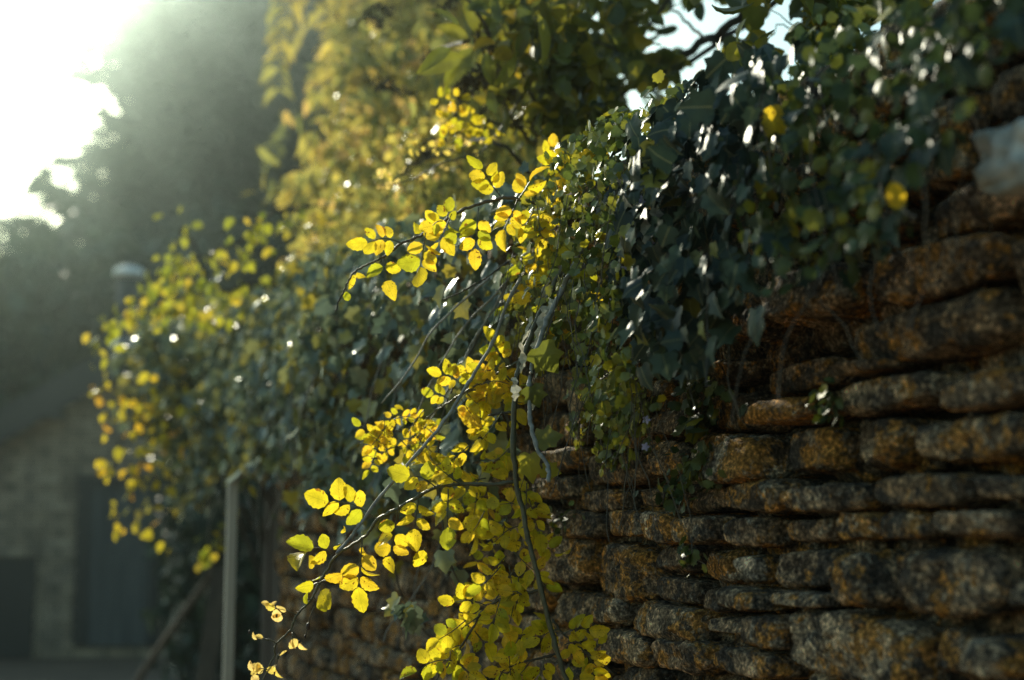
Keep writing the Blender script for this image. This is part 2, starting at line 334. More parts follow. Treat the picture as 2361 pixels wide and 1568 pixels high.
# ------------------------------------------------------------------ the dry stone wall (face on the plane x = 1)
def cube_sphere(n, k=6.0):
    V = []; F = []; idx = {}
    def vid(a, b, c):
        key = (round(a*n), round(b*n), round(c*n))
        if key not in idx: idx[key] = len(V); V.append((a, b, c))
        return idx[key]
    g = [-1+2*i/n for i in range(n+1)]
    for ax in range(3):
        for sg in (-1, 1):
            if ax == 0 and sg == 1: continue                 # the face buried in the wall
            for i in range(n):
                for j in range(n):
                    q = []
                    for a, b in ((i, j), (i+1, j), (i+1, j+1), (i, j+1)):
                        c = [0, 0, 0]; c[ax] = sg; c[(ax+1) % 3] = g[a]; c[(ax+2) % 3] = g[b]; q.append(vid(*c))
                    F.append(q if sg > 0 else q[::-1])
    V = np.array(V, float); l = (np.abs(V)**k).sum(1)**(1/k); return V/l[:, None], np.array(F)
CS = {n: cube_sphere(n, 10) for n in (4, 8, 16)}
def stone(rect, prot, depth, res, rough=1.0):
    s0, s1, z0, z1 = rect; V, F = CS[res]; V = V.copy(); ws, wz = (s1-s0)/2, (z1-z0)/2
    cj = [(random.uniform(-.16, .16)*min(ws, wz*1.5), random.uniform(-.22, .22)*wz) for _ in range(4)]
    a = (V[:, 1]+1)/2; b = (V[:, 2]+1)/2
    rr = (np.abs(V[:, 1])**3.3+np.abs(V[:, 2])**3.3)**(1/3.3); mm = np.maximum(np.abs(V[:, 1]), np.abs(V[:, 2])); q_ = 1/(1+0.6*(rr/np.maximum(mm, 1e-6)-1))
    V[:, 1] *= q_*random.uniform(.93, 1.0); V[:, 2] *= q_*random.uniform(.95, 1.05)
    w4 = [(1-a)*(1-b), a*(1-b), (1-a)*b, a*b]
    y = V[:, 1]*ws+sum(w*c[0] for w, c in zip(w4, cj)); z = V[:, 2]*wz+sum(w*c[1] for w, c in zip(w4, cj))
    tl = random.uniform(-.4, .4); x = -prot+depth*(1+V[:, 0])/1.0+tl*V[:, 1]*0.03+random.uniform(-.25, .25)*V[:, 2]*0.03
    O = np.stack([1.0+x, (s0+s1)/2+y, (z0+z1)/2+z], 1); sd_ = random.uniform(0, 50)
    ph = random.uniform(-.06, .06); O[:, 1], O[:, 2] = O[:, 1]+(O[:, 2]-(z0+z1)/2)*ph*2, O[:, 2]+(O[:, 1]-(s0+s1)/2)*ph*.5
    m = min(ws, wz); ctr = np.array([1.0-prot+depth, (s0+s1)/2, (z0+z1)/2]); nr = np.random.default_rng(random.randrange(10**6))
    hw = np.array([depth, ws, wz])
    for q in range(13):                                   # chipped corners and broken faces
        nv = nr.normal(0, 1, 3); nv[0] = -abs(nv[0])*1.1; nv /= np.linalg.norm(nv); sup = (np.abs(nv)*hw).sum()
        dd = sup*1.0-m*nr.uniform(.12, .48); ex = np.maximum(0, (O-ctr)@nv-dd); O -= ex[:, None]*nv[None]*.92
    if res > 4:
        for i in range(len(O)):
            p = Vector(O[i]); q = Vector((sd_, sd_*.7, 0))
            n1 = noise.noise_vector(p*14+q); n2 = noise.noise_vector(p*45+q); n3 = noise.noise_vector(p*110+q)
            O[i] += (np.array(n1)*0.10*m+np.array(n2)*0.12*m+np.array(n3)*0.15*m)*rough
    else:
        for i in range(len(O)):
            p = Vector(O[i]); O[i] += np.array(noise.noise_vector(p*18+Vector((sd_, 0, 0))))*0.3*m
    return O, F
Z8 = [(80,30,240,230),(230,60,400,260),(80,235,230,420),(225,265,400,400),(100,415,390,525),
 (550,80,705,195),(705,110,870,250),(870,0,1090,140),(1095,0,1500,150),(1500,0,1830,70),(400,210,545,320),(410,325,620,430),
 (620,225,880,360),(885,150,1130,335),(1135,170,1520,295),(1525,75,1990,245),(1995,80,2361,230),
 (335,435,630,590),(635,380,870,560),(870,340,1215,570),(1215,310,1515,530),(1520,260,1825,510),(1830,240,2400,480),
 (130,530,330,660),(285,600,515,710),(585,590,715,700),(715,570,980,715),(980,555,1295,715),(1295,570,1690,715),(1675,520,2190,680),(2200,540,2420,660),
 (0,650,160,770),(180,690,430,840),(430,690,600,850),(600,700,790,860),(790,730,1000,870),(1000,735,1220,880),(1220,740,1500,850),(1505,715,1720,850),(1725,700,1960,850),(1965,690,2400,850),
 (80,820,370,1050),(372,860,625,1125),(630,860,830,1000),(835,890,1010,1050),(1015,905,1170,1045),(1175,880,1505,1075),(1510,900,1745,1190),(1750,880,2310,1200),
 (155,1065,400,1265),(375,1115,525,1250),(630,1005,850,1135),(850,1070,990,1190),(995,1060,1215,1185),(1215,1075,1505,1160),(2320,1020,2500,1160),
 (525,1140,865,1330),(870,1200,1080,1290),(1075,1195,1290,1350),(1270,1190,1900,1500),(1910,1225,2110,1500),(2130,1290,2420,1500),
 (390,1265,640,1420),(640,1300,925,1480),(925,1350,1265,1500),(480,1425,640,1520),(0,1060,145,1180),(0,1190,140,1300),(180,1275,380,1400),(100,1410,400,1520),(-80,830,70,980),(-90,1000,-10,1150)]
FULL = [(1615,715,1700,790),(1712,665,1790,785),(1798,608,2005,740),(2010,560,2361,690),(1945,700,2361,835),(2210,840,2420,930),(2120,420,2361,545),(1980,480,2110,555),(2100,330,2250,420),(1860,430,1970,500)]
listed = []
for (a, b, c, d) in Z8: listed.append((1199+.4922*a, 830+.4922*b, 1199+.4922*c, 830+.4922*d))
listed += FULL
rects = []
for (a, b, c, d) in listed:
    ym, xm = (b+d)/2, (a+c)/2
    s1 = WALL(a, ym).y; s0 = WALL(c, ym).y; z0 = WALL(xm, d).z; z1 = WALL(xm, b).z; rects.append((s0, s1, z0, z1))
WEND = 4.8; WTOP = 2.075
def wall():
    root = empty('stone_wall', (1.3, 3, 0), 'old dry stone wall of rough brown blocks with orange lichen, half hidden by ivy', 'wall')
    Vs, Fs, Rs, off = [], [], [], 0
    def put(rect, prot, res, rough=1.0):
        nonlocal off
        O, F = stone(rect, prot, 0.16, res, rough); Vs.append(O); Fs.append(F+off); off += len(O); Rs.append(np.full(len(F), random.random()))
    for r in rects:
        e = -0.0015; put((r[0]+.009, r[1]-.009, r[2]-e, r[3]+e), random.uniform(0.0, 0.04), 16)
    for layer in (0, 1):
        z = 0.0; ro = random.Random(3+layer)
        while z < WTOP:
            h = ro.uniform(0.045, 0.085); s = 0.35+ro.uniform(0, .1)
            while s < WEND:
                w = ro.uniform(0.06, 0.15)*(1 if s < 4 else 1.3); r = (s, min(s+w, WEND), z, z+h); s += w+0.002
                if layer == 1:
                    put((r[0], r[1], r[2], r[3]), -0.035, 4); continue
                hid = False
                for q in rects:
                    ox = min(r[1], q[1])-max(r[0], q[0]); oz = min(r[3], q[3])-max(r[2], q[2])
                    if ox > 0 and oz > 0 and ox*oz > 0.22*(r[1]-r[0])*(r[3]-r[2]): hid = True; break
                if hid: continue
                put((r[0]+.006, r[1]-.006, r[2], r[3]), ro.uniform(-0.012, 0.022), 8 if s < 4.8 and z > 0.9 else 4)
            z += h+0.002
    mesh_np('stonework', np.concatenate(Vs), Fs, M_stone, root, True, np.concatenate(Rs))
    b = MB(); b.box((1.07, 0.3, 0), (1.52, WEND-0.03, WTOP-0.03)); b.build('core', M_core, root)
    V, F = CS[16]; O = V.copy(); c = W(2405, 372, 1.36)
    for i in range(len(O)):
        p = Vector(V[i]); O[i] = V[i]*(1+0.25*noise.noise(p*1.7)+0.08*noise.noise(p*6))
    O = O*np.array([0.05, 0.036, 0.032])+np.array(c); f = O.copy()
    ps = mesh_np('pale_stone', O, np.vstack([F]), M_pale, root); ps['label'] = 'rounded pale grey stone'
wall()

# ------------------------------------------------------------------ ivy and toadflax over the wall
POLY_ALL = [(2420,-700),(2420,40),(2230,130),(2150,330),(2020,560),(1900,600),(1720,650),(1690,740),(1600,810),(1540,860),(1500,900),(1350,940),(1330,800),(1250,790),(1190,900),(1150,1060),(1060,1180),(980,1120),(900,1240),(800,1150),(700,1130),(610,1070),(520,1050),(420,1150),(380,500),(1000,300),(1500,-200)]
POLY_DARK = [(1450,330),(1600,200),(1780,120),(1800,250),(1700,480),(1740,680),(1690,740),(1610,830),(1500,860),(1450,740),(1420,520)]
POLY_T1 = [(1190,480),(1250,380),(1400,270),(1560,200),(1500,380),(1450,560),(1480,760),(1500,900),(1510,1000),(1400,1000),(1340,900),(1310,780),(1200,800),(1180,700)]
POLY_T2 = [(1690,230),(1800,150),(2000,0),(2420,-400),(2420,60),(2150,330),(2040,560),(1900,600),(1715,650),(1700,480)]
def surf_pt(n, s0, s1, dep, back=0.45):
    """points on the mantle over the wall: face (z down to WTOP-dep), then over the top"""
    s = RG.uniform(s0, s1, n); q = RG.uniform(0, dep+back, n); nz = np.array([noise.noise(Vector((a*1.3, b*1.6, 3))) for a, b in zip(s, q)])
    th = 0.05+0.08*(nz+0.5); face = q < dep; X = np.where(face, 1.0-th, 1.0+(q-dep)-th*0.3); mh = th*(0.25+0.35*np.clip(s-2.2, 0, 3)); Z = np.where(face, WTOP-(dep-q), WTOP+mh)
    c = (q-dep)/0.08; blend = np.abs(c) < 1; X = np.where(blend, 1.0-th*0.75, X); Z = np.where(blend & face, Z+mh*(c+1), Z); lf = np.where(face, 1, .45)
    Nn = np.where(face[:, None], np.array([-1, 0, 0.25]), np.array([-0.25, 0, 1.0]))
    return np.stack([X, s, Z], 1), Nn*1.0, face
def ivy_patch(name, n, s0, s1, dep, mask, tm, size, mat, label, lift=0.05, notin=None, jit=22, rootname='ivy', cat='ivy', down=1.0, parent=None, nj=0.5, part='foliage', rpow=1.0, back=0.45):
    P, Nn, face = surf_pt(n, s0, s1, dep, back)
    P = P+norm(Nn)*(RG.random(n)**1.5*lift*np.where(face, 1, .35+.25*np.clip(P[:, 1]-2.2, 0, 2.5)))[:, None]+gauss(n, 0.008)
    Q, d = project(P); Qj = Q+RG.normal(0, jit, Q.shape)+np.stack([np.zeros(n), 40*np.sin(P[:, 1]*23)+25*np.sin(P[:, 1]*61+2)], 1)*0.8
    ok = d > 0.3
    if mask is not None: ok &= (inpoly(Qj, mask) | (~face & (mask is POLY_ALL)))
    for m in (notin or []): ok &= ~inpoly(Qj, m)
    P, Nn = P[ok], Nn[ok]; k = len(P)
    Y = np.stack([np.full(k, -0.25), np.zeros(k), np.full(k, -1.0)*down], 1)+gauss(k, 0.55)
    Z = norm(Nn)+gauss(k, nj)
    sz = size*RG.uniform(0.55, 1.3, k)
    if parent is None:
        parent = empty(rootname, tuple(P.mean(0)*np.array([1, 1, 0])), label, cat)
    scatter(part, tm, P, Y, Z, sz, mat, parent, RG.random(k)**rpow); return parent, P
def vines(parent, starts, length, rad=0.0012, mat=None, drift=0.25, name='stem'):
    b = MB(); starts = [p for p in starts if p[0] < 0.98 and p[2] < WTOP-0.03]
    for p in starts:
        p = Vector(p); pts = [p.copy()]; v = Vector((-0.1, random.gauss(0, .25), -1))
        for k in range(int(length/0.02)):
            v = (v+Vector((random.gauss(0, .12), random.gauss(0, drift), -0.1))).normalized(); p = p+v*0.02; p.x = min(p.x, 0.985); pts.append(p.copy())
        b.tube(pts, rad, 4)
    return b.build(name, mat or M_cane2, parent)
rootL, PL = ivy_patch('ivy', 9000, 2.35, 6.0, 0.92, POLY_ALL, IVY, 0.042, M_ivyf, 'ivy with glinting grey green leaves trailing over the wall behind the rose', 0.12, [POLY_DARK, POLY_T1, POLY_T2], 30, rpow=1.5)
vines(rootL, PL[RG.integers(0, len(PL), 90)], 0.3, 0.0016, M_greycane, name='stem')
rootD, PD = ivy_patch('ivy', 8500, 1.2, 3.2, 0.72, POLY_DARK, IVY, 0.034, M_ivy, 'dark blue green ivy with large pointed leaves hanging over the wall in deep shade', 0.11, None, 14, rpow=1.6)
vines(rootD, PD[RG.integers(0, len(PD), 30)], 0.15, 0.001)
rootR, PR = ivy_patch('ivy', 1500, 0.45, 2.3, 0.75, POLY_T2, IVY, 0.034, M_ivy, 'dim ivy above the bare stones beside the pale round stone', 0.07, [POLY_DARK], 25)
rootT, PT = ivy_patch('toadflax', 17000, 1.7, 3.1, 0.85, POLY_T1, TOAD, 0.0175, M_toad, 'yellow green toadflax with tiny round leaves, trailing down the stones beside the rose cane', 0.09, None, 16, rootname='toadflax', cat='creeper', nj=0.7)
vines(rootT, PT[RG.integers(0, len(PT), 160)], 0.22, 0.0007)
rootU, PU = ivy_patch('toadflax', 9000, 1.0, 2.3, 0.85, POLY_T2, TOAD, 0.020, M_toadg, 'glossy green toadflax spread over the near top of the wall', 0.10, [POLY_DARK], 22, rootname='toadflax', cat='creeper', nj=0.7)
vines(rootU, PU[RG.integers(0, len(PU), 70)], 0.2, 0.0008)
# strands of toadflax hanging below, and separate tufts rooted in the joints
def strands(parent, items, mat, size=0.017, tm=TOAD, per=26, name='strand', off=0.03, rad=0.0008):
    b = MB(); P = []; 
    for (x0, y0, x1, y1) in items:
        a = WALL(x0, y0, off); c = WALL(x1, y1, off*0.7); n = 10; pts = []
        for i in range(n+1):
            t = i/n; p = a.lerp(c, t)+Vector((random.gauss(0, .006)-0.012*math.sin(math.pi*t), random.gauss(0, .008), random.gauss(0, .003))); pts.append(p)
        b.tube(pts, rad, 4)
        L = (a-c).length
        for k in range(max(4, int(L*per*4))):
            t = random.random()**0.8; p = pts[min(n, int(t*n))]; P.append(np.array(p)+np.random.default_rng(k+int(x0)).normal(0, .008, 3))
    P = np.array(P); P[:, 0] = np.minimum(P[:, 0], 0.985); k = len(P)
    b.build(name, M_cane2, parent)
    scatter('foliage', tm, P, np.array([-0.3, 0, -1])+gauss(k, .6), np.array([-1, 0, .35])+gauss(k, .6), size*RG.uniform(.6, 1.3, k), mat, parent)
strands(rootT, [(1350+i*13+random.uniform(-8, 8), 860+random.uniform(-60, 60), 1352+i*12+random.uniform(-15, 15), 960+random.uniform(-50, 120)) for i in range(13)]+[(1450, 900, 1462, 1080), (1470, 880, 1480, 1030), (1400, 900, 1415, 1060), (1395,1010,1385,1060), (1440,950,1440,1040), (1425,930,1440,1070)], M_toad, 0.016, per=38)
def tuft(x, y, w, h, n, label, size=0.018, mat=None):
    root = empty('toadflax', tuple(WALL(x, y)), label, 'creeper', 'small plants rooted in the wall joints')
    P = np.array([tuple(WALL(x+random.gauss(0, w), y+random.gauss(0, h), random.uniform(.02, .05))) for _ in range(n)]); k = n
    scatter('foliage', TOAD, P, np.array([-0.3, 0, -.8])+gauss(k, .7), np.array([-1, 0, .4])+gauss(k, .5), size*RG.uniform(.6, 1.4, k), mat or M_toadg, root)
    b = MB()
    for i in range(0, n, 3):
        p = Vector(P[i]); q = WALL(x, y-h, 0.0); b.tube([q, q.lerp(p, .5)+Vector((-.01, 0, -.004)), p], .0007, 4)
    b.build('stem', M_cane2, root)
tuft(1612, 905, 26, 22, 60, 'toadflax tuft with rounded leaves just below the big hanging ivy leaves')
tuft(1605, 975, 14, 16, 14, 'broad single leaves of toadflax below the upper tuft', 0.03)
tuft(1590, 1080, 30, 22, 60, 'pale sunlit looking toadflax tuft in the middle of the bare wall', 0.017)
tuft(1560, 1130, 30, 18, 45, 'toadflax tuft hanging over a thin course beneath the pale tuft', 0.016)
tuft(1590, 1275, 14, 22, 26, 'small toadflax tuft low in the bare wall above squared stones', 0.014)
tuft(1292, 1192, 18, 22, 28, 'tiny toadflax tuft next to the rose cane in a dark joint', 0.013)
tuft(1905, 935, 22, 24, 30, 'blurred toadflax tuft on the lichen spotted stones', 0.017)
tuft(1625, 1035, 7, 16, 12, 'thin dangling toadflax sprig between two stones', 0.016)
tuft(1400, 1060, 18, 12, 18, 'toadflax sprig under the trailing strands', 0.013, M_toad)
# big ivy leaves in the dark patch, and dry ribbons
P = []; Yd = []; S_ = []
for (x, y, dx, dy, s) in [(1555,720,.05,1,.10),(1600,725,.25,1,.075),(1520,610,-.5,.8,.07),(1500,555,-.6,.5,.08),(1670,690,.0,1,.075),(1560,880,.2,-.6,.13),(1505,770,0,1,.05),(1550,610,.1,1,.07),(1590,640,.1,1,.07),(1610,600,.2,1,.06),(1530,660,-.1,1,.07),(1480,600,-.7,.5,.06),(1640,700,.3,.9,.05),(1570,560,.1,1,.065),(1620,520,.2,1,.06)]:
    P.append(tuple(WALL(x, y-20, .09))); Yd.append(pdir(dx, dy)); S_.append(s)
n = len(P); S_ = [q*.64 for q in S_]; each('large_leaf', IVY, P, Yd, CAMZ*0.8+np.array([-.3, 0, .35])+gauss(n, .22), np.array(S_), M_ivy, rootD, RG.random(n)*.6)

# ------------------------------------------------------------------ the rambling rose
def zA(x, y): return 737.8+.353*x, 276.7+.353*y
def zB(x, y): return 553.4+.3529*x, 1014.5+.3529*y
def zC(x, y): return 811.6+.294*x, 756.3+.294*y
rose = empty('rambling_rose', tuple(W(1370, 460, 2.3)*1.0), 'yellow leaved rambling rose arching off the wall top and hanging in front of the stones', 'rose')
def path(pts, conv, d0, d1, sub=5):
    n = len(pts); P = []
    for i, p in enumerate(pts):
        x, y = conv(*p) if conv else p; P.append(W(x, y, d0+(d1-d0)*i/(n-1)))
    return smooth_path(P, sub, 0.0006)
def scatter_join(name, tm, q, mat, parent):
    if not q.P: return
    o = scatter(name, tm, q.P, q.Y, q.Z, np.array(q.S), mat, None); me = o.data
    V0 = np.empty(len(me.vertices)*3, np.float32); me.vertices.foreach_get('co', V0); V0 = V0.reshape(-1, 3)
    n0, p0 = len(me.vertices), len(me.polygons)
    li = np.empty(len(me.loops), np.int32); me.loops.foreach_get('vertex_index', li)
    uv = np.empty(len(me.loops)*2, np.float32); me.uv_layers[0].data.foreach_get('uv', uv); uv = uv.reshape(-1, 2)
    U = np.zeros((n0+len(q.b.V), 2), np.float32); U[li] = uv; rn = np.empty(p0, np.float32); me.attributes['rnd'].data.foreach_get('value', rn)
    F4 = li.reshape(p0, 4); S4 = np.array([f for f in q.b.F if len(f) == 4])+n0
    bpy.data.objects.remove(o); bpy.data.meshes.remove(me)
    o = mesh_np(name, np.concatenate([V0, np.array(q.b.V, np.float32)]), [F4, S4], mat, parent, True, np.concatenate([rn, np.zeros(len(S4))]), U)
    o.data.materials.append(M_cane); mi = np.zeros(len(o.data.polygons), np.int32); mi[p0:] = 1; o.data.polygons.foreach_set('material_index', mi)
class Spray:
    def __init__(s): s.P = []; s.Y = []; s.Z = []; s.S = []; s.b = MB(); s.own = []; s.g = -1; s.one = False; s.pieces = []
    def leaf(s, p, y, z, sz): s.P.append(tuple(p)); s.Y.append(tuple(y)); s.Z.append(tuple(z)); s.S.append(sz)
    def compound(s, base, tip, n, sz, spread=1.0, face=None, jit=.35, curl=1.0):
        """base, tip: world points; n leaflets (odd): pairs along the rachis and one at its end"""
        if s.one: q = Spray(); q.compound(base, tip, n, sz, spread, face, jit, curl); s.pieces.append(q); return
        base, tip = Vector(base), Vector(tip); ax = tip-base; L = ax.length; a = ax.normalized()
        nrm = Vector(face if face is not None else tuple(CAMZ)); nrm = (nrm+Vector(gauss(1, .22)[0])).normalized()
        side = a.cross(nrm).normalized(); sag = Vector((0, 0, -1))*L*0.12*curl
        pts = [base.lerp(tip, t)+sag*math.sin(math.pi*t)*(-1 if abs(a.z) < .5 else .3) for t in (0, .3, .6, 1)]
        s.b.tube(smooth_path(pts, 3), taper(10, .0011, .0006), 5)
        k = (n-1)//2
        for i in range(k):
            t = 0.32+0.62*i/max(1, k-0.3); p = base.lerp(tip, t)+sag*math.sin(math.pi*t)*(-1 if abs(a.z) < .5 else .3)
            for sg in (-1, 1):
                if random.random() < .06: continue
                y = side*sg*random.uniform(.75, 1.05)+a*random.uniform(.25, .75); z = nrm+Vector(gauss(1, jit)[0])
                s.leaf(p+side*sg*.002, y, z, sz*random.uniform(.72, 1.08)*(0.85+0.25*t))
        s.leaf(tip, a+Vector(gauss(1, .12)[0]), nrm+Vector(gauss(1, jit)[0]), sz*random.uniform(1.0, 1.25))
    def build(s, parent, mat=None, name='foliage', tm=ROSE):
        for q in s.pieces: scatter_join('leaf', tm, q, mat or M_rose, parent)
        if not s.P: return
        o = scatter(name, tm, s.P, s.Y, s.Z, np.array(s.S), mat or M_rose, parent); s.b.build('leaf_stalk', M_cane, o, True); return o
def cane(pts, conv, d0, d1, r0, r1, mat, parent, name='cane', thorns=True):
    P = path(pts, conv, d0, d1); b = MB(); rr = taper(len(P), r0, r1)
    nodes = [1.25 if i % 7 == 3 else 1.0 for i in range(len(P))]
    b.tube(P, [r*q for r, q in zip(rr, nodes)], 9, .10)
    if thorns:
        for i in range(3, len(P)-2, 6):
            d = Vector(gauss(1, 1)[0]).normalized(); d = (d-(P[i+1]-P[i]).normalized()*d.dot((P[i+1]-P[i]).normalized())).normalized()
            b.tube([P[i], P[i]+d*(rr[i]+.0035)+Vector((0, 0, -.002))], [rr[i]*.7, .0002], 5)
    return b.build(name, mat, parent, True), P
# canes
main, PM = cane([(1400,425),(1372,480),(1340,540),(1297,620),(1262,690),(1240,735),(1215,800),(1196,850),(1187,920),(1184,1010),(1190,1110),(1206,1180),(1222,1260),(1243,1340),(1268,1440),(1290,1520),(1315,1600)], None, 2.26, 2.12, .0050, .0036, M_cane, rose, 'main_cane')
grey, _ = cane([(1430,420),(1398,460),(1373,503),(1345,560),(1317,622),(1290,680),(1265,730),(1246,780),(1228,840),(1221,885),(1221,945),(1225,985),(1238,1030),(1262,1075),(1265,1112)], None, 2.22, 2.02, .0042, .003, M_greycane, rose, 'dry_cane')
arch, PA = cane([(1680,660),(1560,610),(1430,555),(1330,520),(1200,510),(1060,545),(950,580),(840,640),(700,735),(600,780),(530,805),(440,880),(380,910),(280,960),(220,1000),(170,1080),(130,1170),(100,1250)], zA, 2.33, 2.25, .0034, .0011, M_cane2, rose, 'arching_cane')
low, PB = cane([(1790,270),(1680,290),(1550,290),(1400,292),(1280,310),(1150,380),(1000,465),(900,515),(850,590),(800,645),(640,745),(560,860),(500,980),(460,1050),(370,1145),(330,1240),(240,1330),(220,1420),(150,1568),(120,1660)], zB, 2.22, 2.26, .0033, .0010, M_cane, rose, 'drooping_cane')
c3, _ = cane([(1200,640),(1165,710),(1137,790),(1094,860),(1058,920),(1014,985),(976,1030),(908,1108),(840,1195),(808,1240),(775,1277)], None, 2.3, 2.16, .0027, .0024, M_greycane, rose, 'thin_cane')
c4, _ = cane([(1130,740),(1108,770),(1078,825),(1041,900),(1020,960),(1011,1020),(1009,1140),(1012,1120),(1022,1220),(1037,1297),(1062,1350),(1093,1395),(1140,1440)], None, 2.55, 2.35, .0022, .0015, M_cane2, rose, 'thin_cane')
for pts_ in ([(1190,600),(1150,690),(1095,780),(1060,850),(1005,950),(960,1010)], [(1230,560),(1160,660),(1080,740),(1010,850),(960,960),(930,1060)], [(1130,640),(1060,700),(1000,760),(945,850),(880,930)]):
    cane(pts_, None, 2.5, 2.42, .0022, .0014, M_greycane, rose, 'thin_cane')
c5, _ = cane([(905,1290),(925,1370),(960,1430),(1000,1480)], None, 2.7, 2.7, .002, .0015, M_cane2, rose, 'thin_cane')
c6, _ = cane([(1290,880),(1180,960),(1080,1035),(1000,1080),(900,1135),(800,1175)], zA, 2.5, 2.35, .002, .001, M_cane2, rose, 'thin_cane')
c7, PC = cane([(1965,975),(1880,1000),(1800,1015),(1700,1040),(1620,1090),(1560,1150),(1520,1230),(1450,1340),(1400,1430),(1330,1500),(1280,1568),(1240,1650)], zB, 2.22, 2.2, .0026, .0012, M_cane2, rose, 'side_cane')
c8, PD1 = cane([(2040,1170),(2100,1260),(2180,1320),(2260,1390),(2360,1460),(2440,1530)], zB, 2.21, 2.2, .002, .001, M_cane2, rose, 'side_cane')
c9, PD2 = cane([(2080,1395),(1990,1420),(1900,1440),(1800,1465),(1720,1510),(1690,1590)], zB, 2.21, 2.2, .0022, .001, M_cane2, rose, 'side_cane')
c10, PE = cane([(1310,262),(1150,350),(1000,430),(860,520),(740,600),(640,660),(520,770),(400,830)], zC, 2.3, 2.42, .0025, .001, M_cane, rose, 'side_cane')
c11, _ = cane([(1250,660),(1150,670),(1070,690)], zC, 2.26, 2.25, .0024, .0015, M_cane2, rose, 'side_cane')
LS = 0.0275; LB = 0.0308
def comps(sp, conv, items, d, lsize=LS, **k):
    sp.one = True
    for it in items:
        (x0, y0), (x1, y1), n = it[0], it[1], it[2]; s = it[3] if len(it) > 3 else 1.0
        a = conv(x0, y0); b = conv(x1, y1); dd = d+random.uniform(-.02, .02)
        sp.compound(W(a[0], a[1], dd), W(b[0], b[1], dd-random.uniform(-.01, .02)), n, lsize*s, **k)
    sp.one = False
s1 = Spray()
comps(s1, zA, [((1180,500),(1060,320),7,.92),((1300,510),(1370,400),5,1.0),((1035,570),(1015,840),7,1.05),((1290,520),(1200,715),7,.95),((860,610),(775,800),7,1.0),((800,660),(735,690),5,.85),
 ((690,735),(655,960),7,1.1),((530,802),(310,800),7,.98),((410,905),(437,1050),3,1.1),((240,985),(225,1010),3,.75),((1420,555),(1440,760),7,.92),((1400,570),(1345,690),5,.9),((830,640),(840,600),3,.8),((610,770),(620,745),1,.8),
 ((170,1080),(172,1120),1,.55)], 2.25, LB, jit=.42)
s1.build(arch)
s2 = Spray()
comps(s2, zA, [((1610,885),(1330,960),7,1.0),((1600,900),(1380,870),5,.9),((1590,960),(1370,1130),7,.98),((1640,700),(1480,740),5,.9),((1640,440),(1540,300),7,1.0),((1650,480),(1600,430),5,.9),((1600,560),(1490,600),5,.95),((1500,1240),(1520,1340),3,1.1),((1480,1200),(1440,1290),3,.9),((1700,520),(1740,420),3,.8)], 2.33, jit=.4)
for i in range(13):
    x, y = random.uniform(1225, 1345), random.uniform(360, 720); a = W(x, y, 2.38+random.uniform(-.03, .08)); an = random.uniform(0, 6.28)
    s2.compound(a, a+Vector(pdir(math.cos(an)*.06, math.sin(an)*.06+.02)), 5, LS*.85, jit=.6)
s2.build(main)
s3 = Spray()
comps(s3, zB, [((890,515),(578,405),7,1.18),((1035,430),(982,760),7,1.05),((1170,340),(1140,580),5,1.05),((1360,320),(1355,570),7,1.0),((800,650),(772,960),7,1.08),
 ((545,900),(520,905),1,.6),((520,935),(560,915),1,1.0),((520,935),(480,945),1,.9),((520,960),(530,985),1,1.1),((460,1050),(440,1040),1,.7),((480,1100),(500,1095),1,.9),
 ((1280,310),(1110,235),5,1.0),((600,745),(480,705),3,1.1),((470,710),(430,740),1,1.5),((500,740),(490,765),1,.9),((790,660),(800,700),1,.8),((1210,700),(1200,720),1,.8),
 ((700,640),(690,600),1,.5),((650,680),(640,690),1,.5)], 2.2, LB, jit=.4)
s3.build(low)
s4 = Spray()        # the crowded leaves below the main cane
def fill(sp, poly, n, d0, d1, sz, up=0.0, jit=.5, k=5, conv=None):
    xs = [p[0] for p in poly]; ys = [p[1] for p in poly]; c = 0
    while c < n:
        x, y = random.uniform(min(xs), max(xs)), random.uniform(min(ys), max(ys))
        if not inpoly(np.array([[x, y]]), poly)[0]: continue
        an = random.gauss(1.9, .9); a = W(x, y, random.uniform(d0, d1)); L = random.uniform(.035, .06)
        sp.compound(a, a+Vector(pdir(math.cos(an)*L, math.sin(an)*L, random.uniform(-.02, .02))), random.choice((k, k, k+2)), sz, jit=jit); c += 1
fill(s4, [(1100,960),(1180,930),(1185,1100),(1215,1200),(1225,1300),(1190,1360),(1130,1330),(1110,1230),(1060,1180),(1050,1060)], 26, 2.2, 2.44, LS*.9, jit=.75)
fill(s4, [(1195,1000),(1240,1080),(1245,1180),(1225,1200),(1200,1110)], 7, 2.24, 2.3, LS*.95)
fill(s4, [(1120,1300),(1200,1250),(1215,1330),(1160,1370)], 6, 2.2, 2.28, LS*.9)
s4.build(main)
s5 = Spray()
comps(s5, zB, [((1640,1100),(1400,1060),7,.95),((1700,1040),(1650,1200),7,.95),((1800,1015),(1760,1200),7,.9),((1560,1150),(1440,1230),5,.9),((1520,1230),(1600,1330),7,.9),((1450,1340),(1340,1400),5,1.0),((1400,1430),(1290,1480),5,1.0),((1400,1430),(1500,1520),7,1.0),((1840,1010),(1780,990),3,.8)], 2.21)
fill(s5, [(1050,1420),(1180,1400),(1190,1480),(1110,1560),(980,1590),(960,1560),(1040,1500)], 5, 2.17, 2.27, LS*.95)
s5.build(c7)
s6 = Spray()
comps(s6, zB, [((2110,1270),(2280,1240),7,.95),((2180,1320),(2150,1480),5,1.0),((2250,1380),(2330,1480),5,1.0),((2080,1240),(1960,1300),7,1.0),((2050,1190),(1940,1230),3,1.0),((2120,1340),(2230,1330),5,.9),((2300,1420),(2340,1330),5,.8)], 2.19)
fill(s6, [(1290,1500),(1430,1490),(1450,1600),(1280,1600)], 5, 2.15, 2.24, LS*.9)
s6.build(c8)
s7 = Spray()
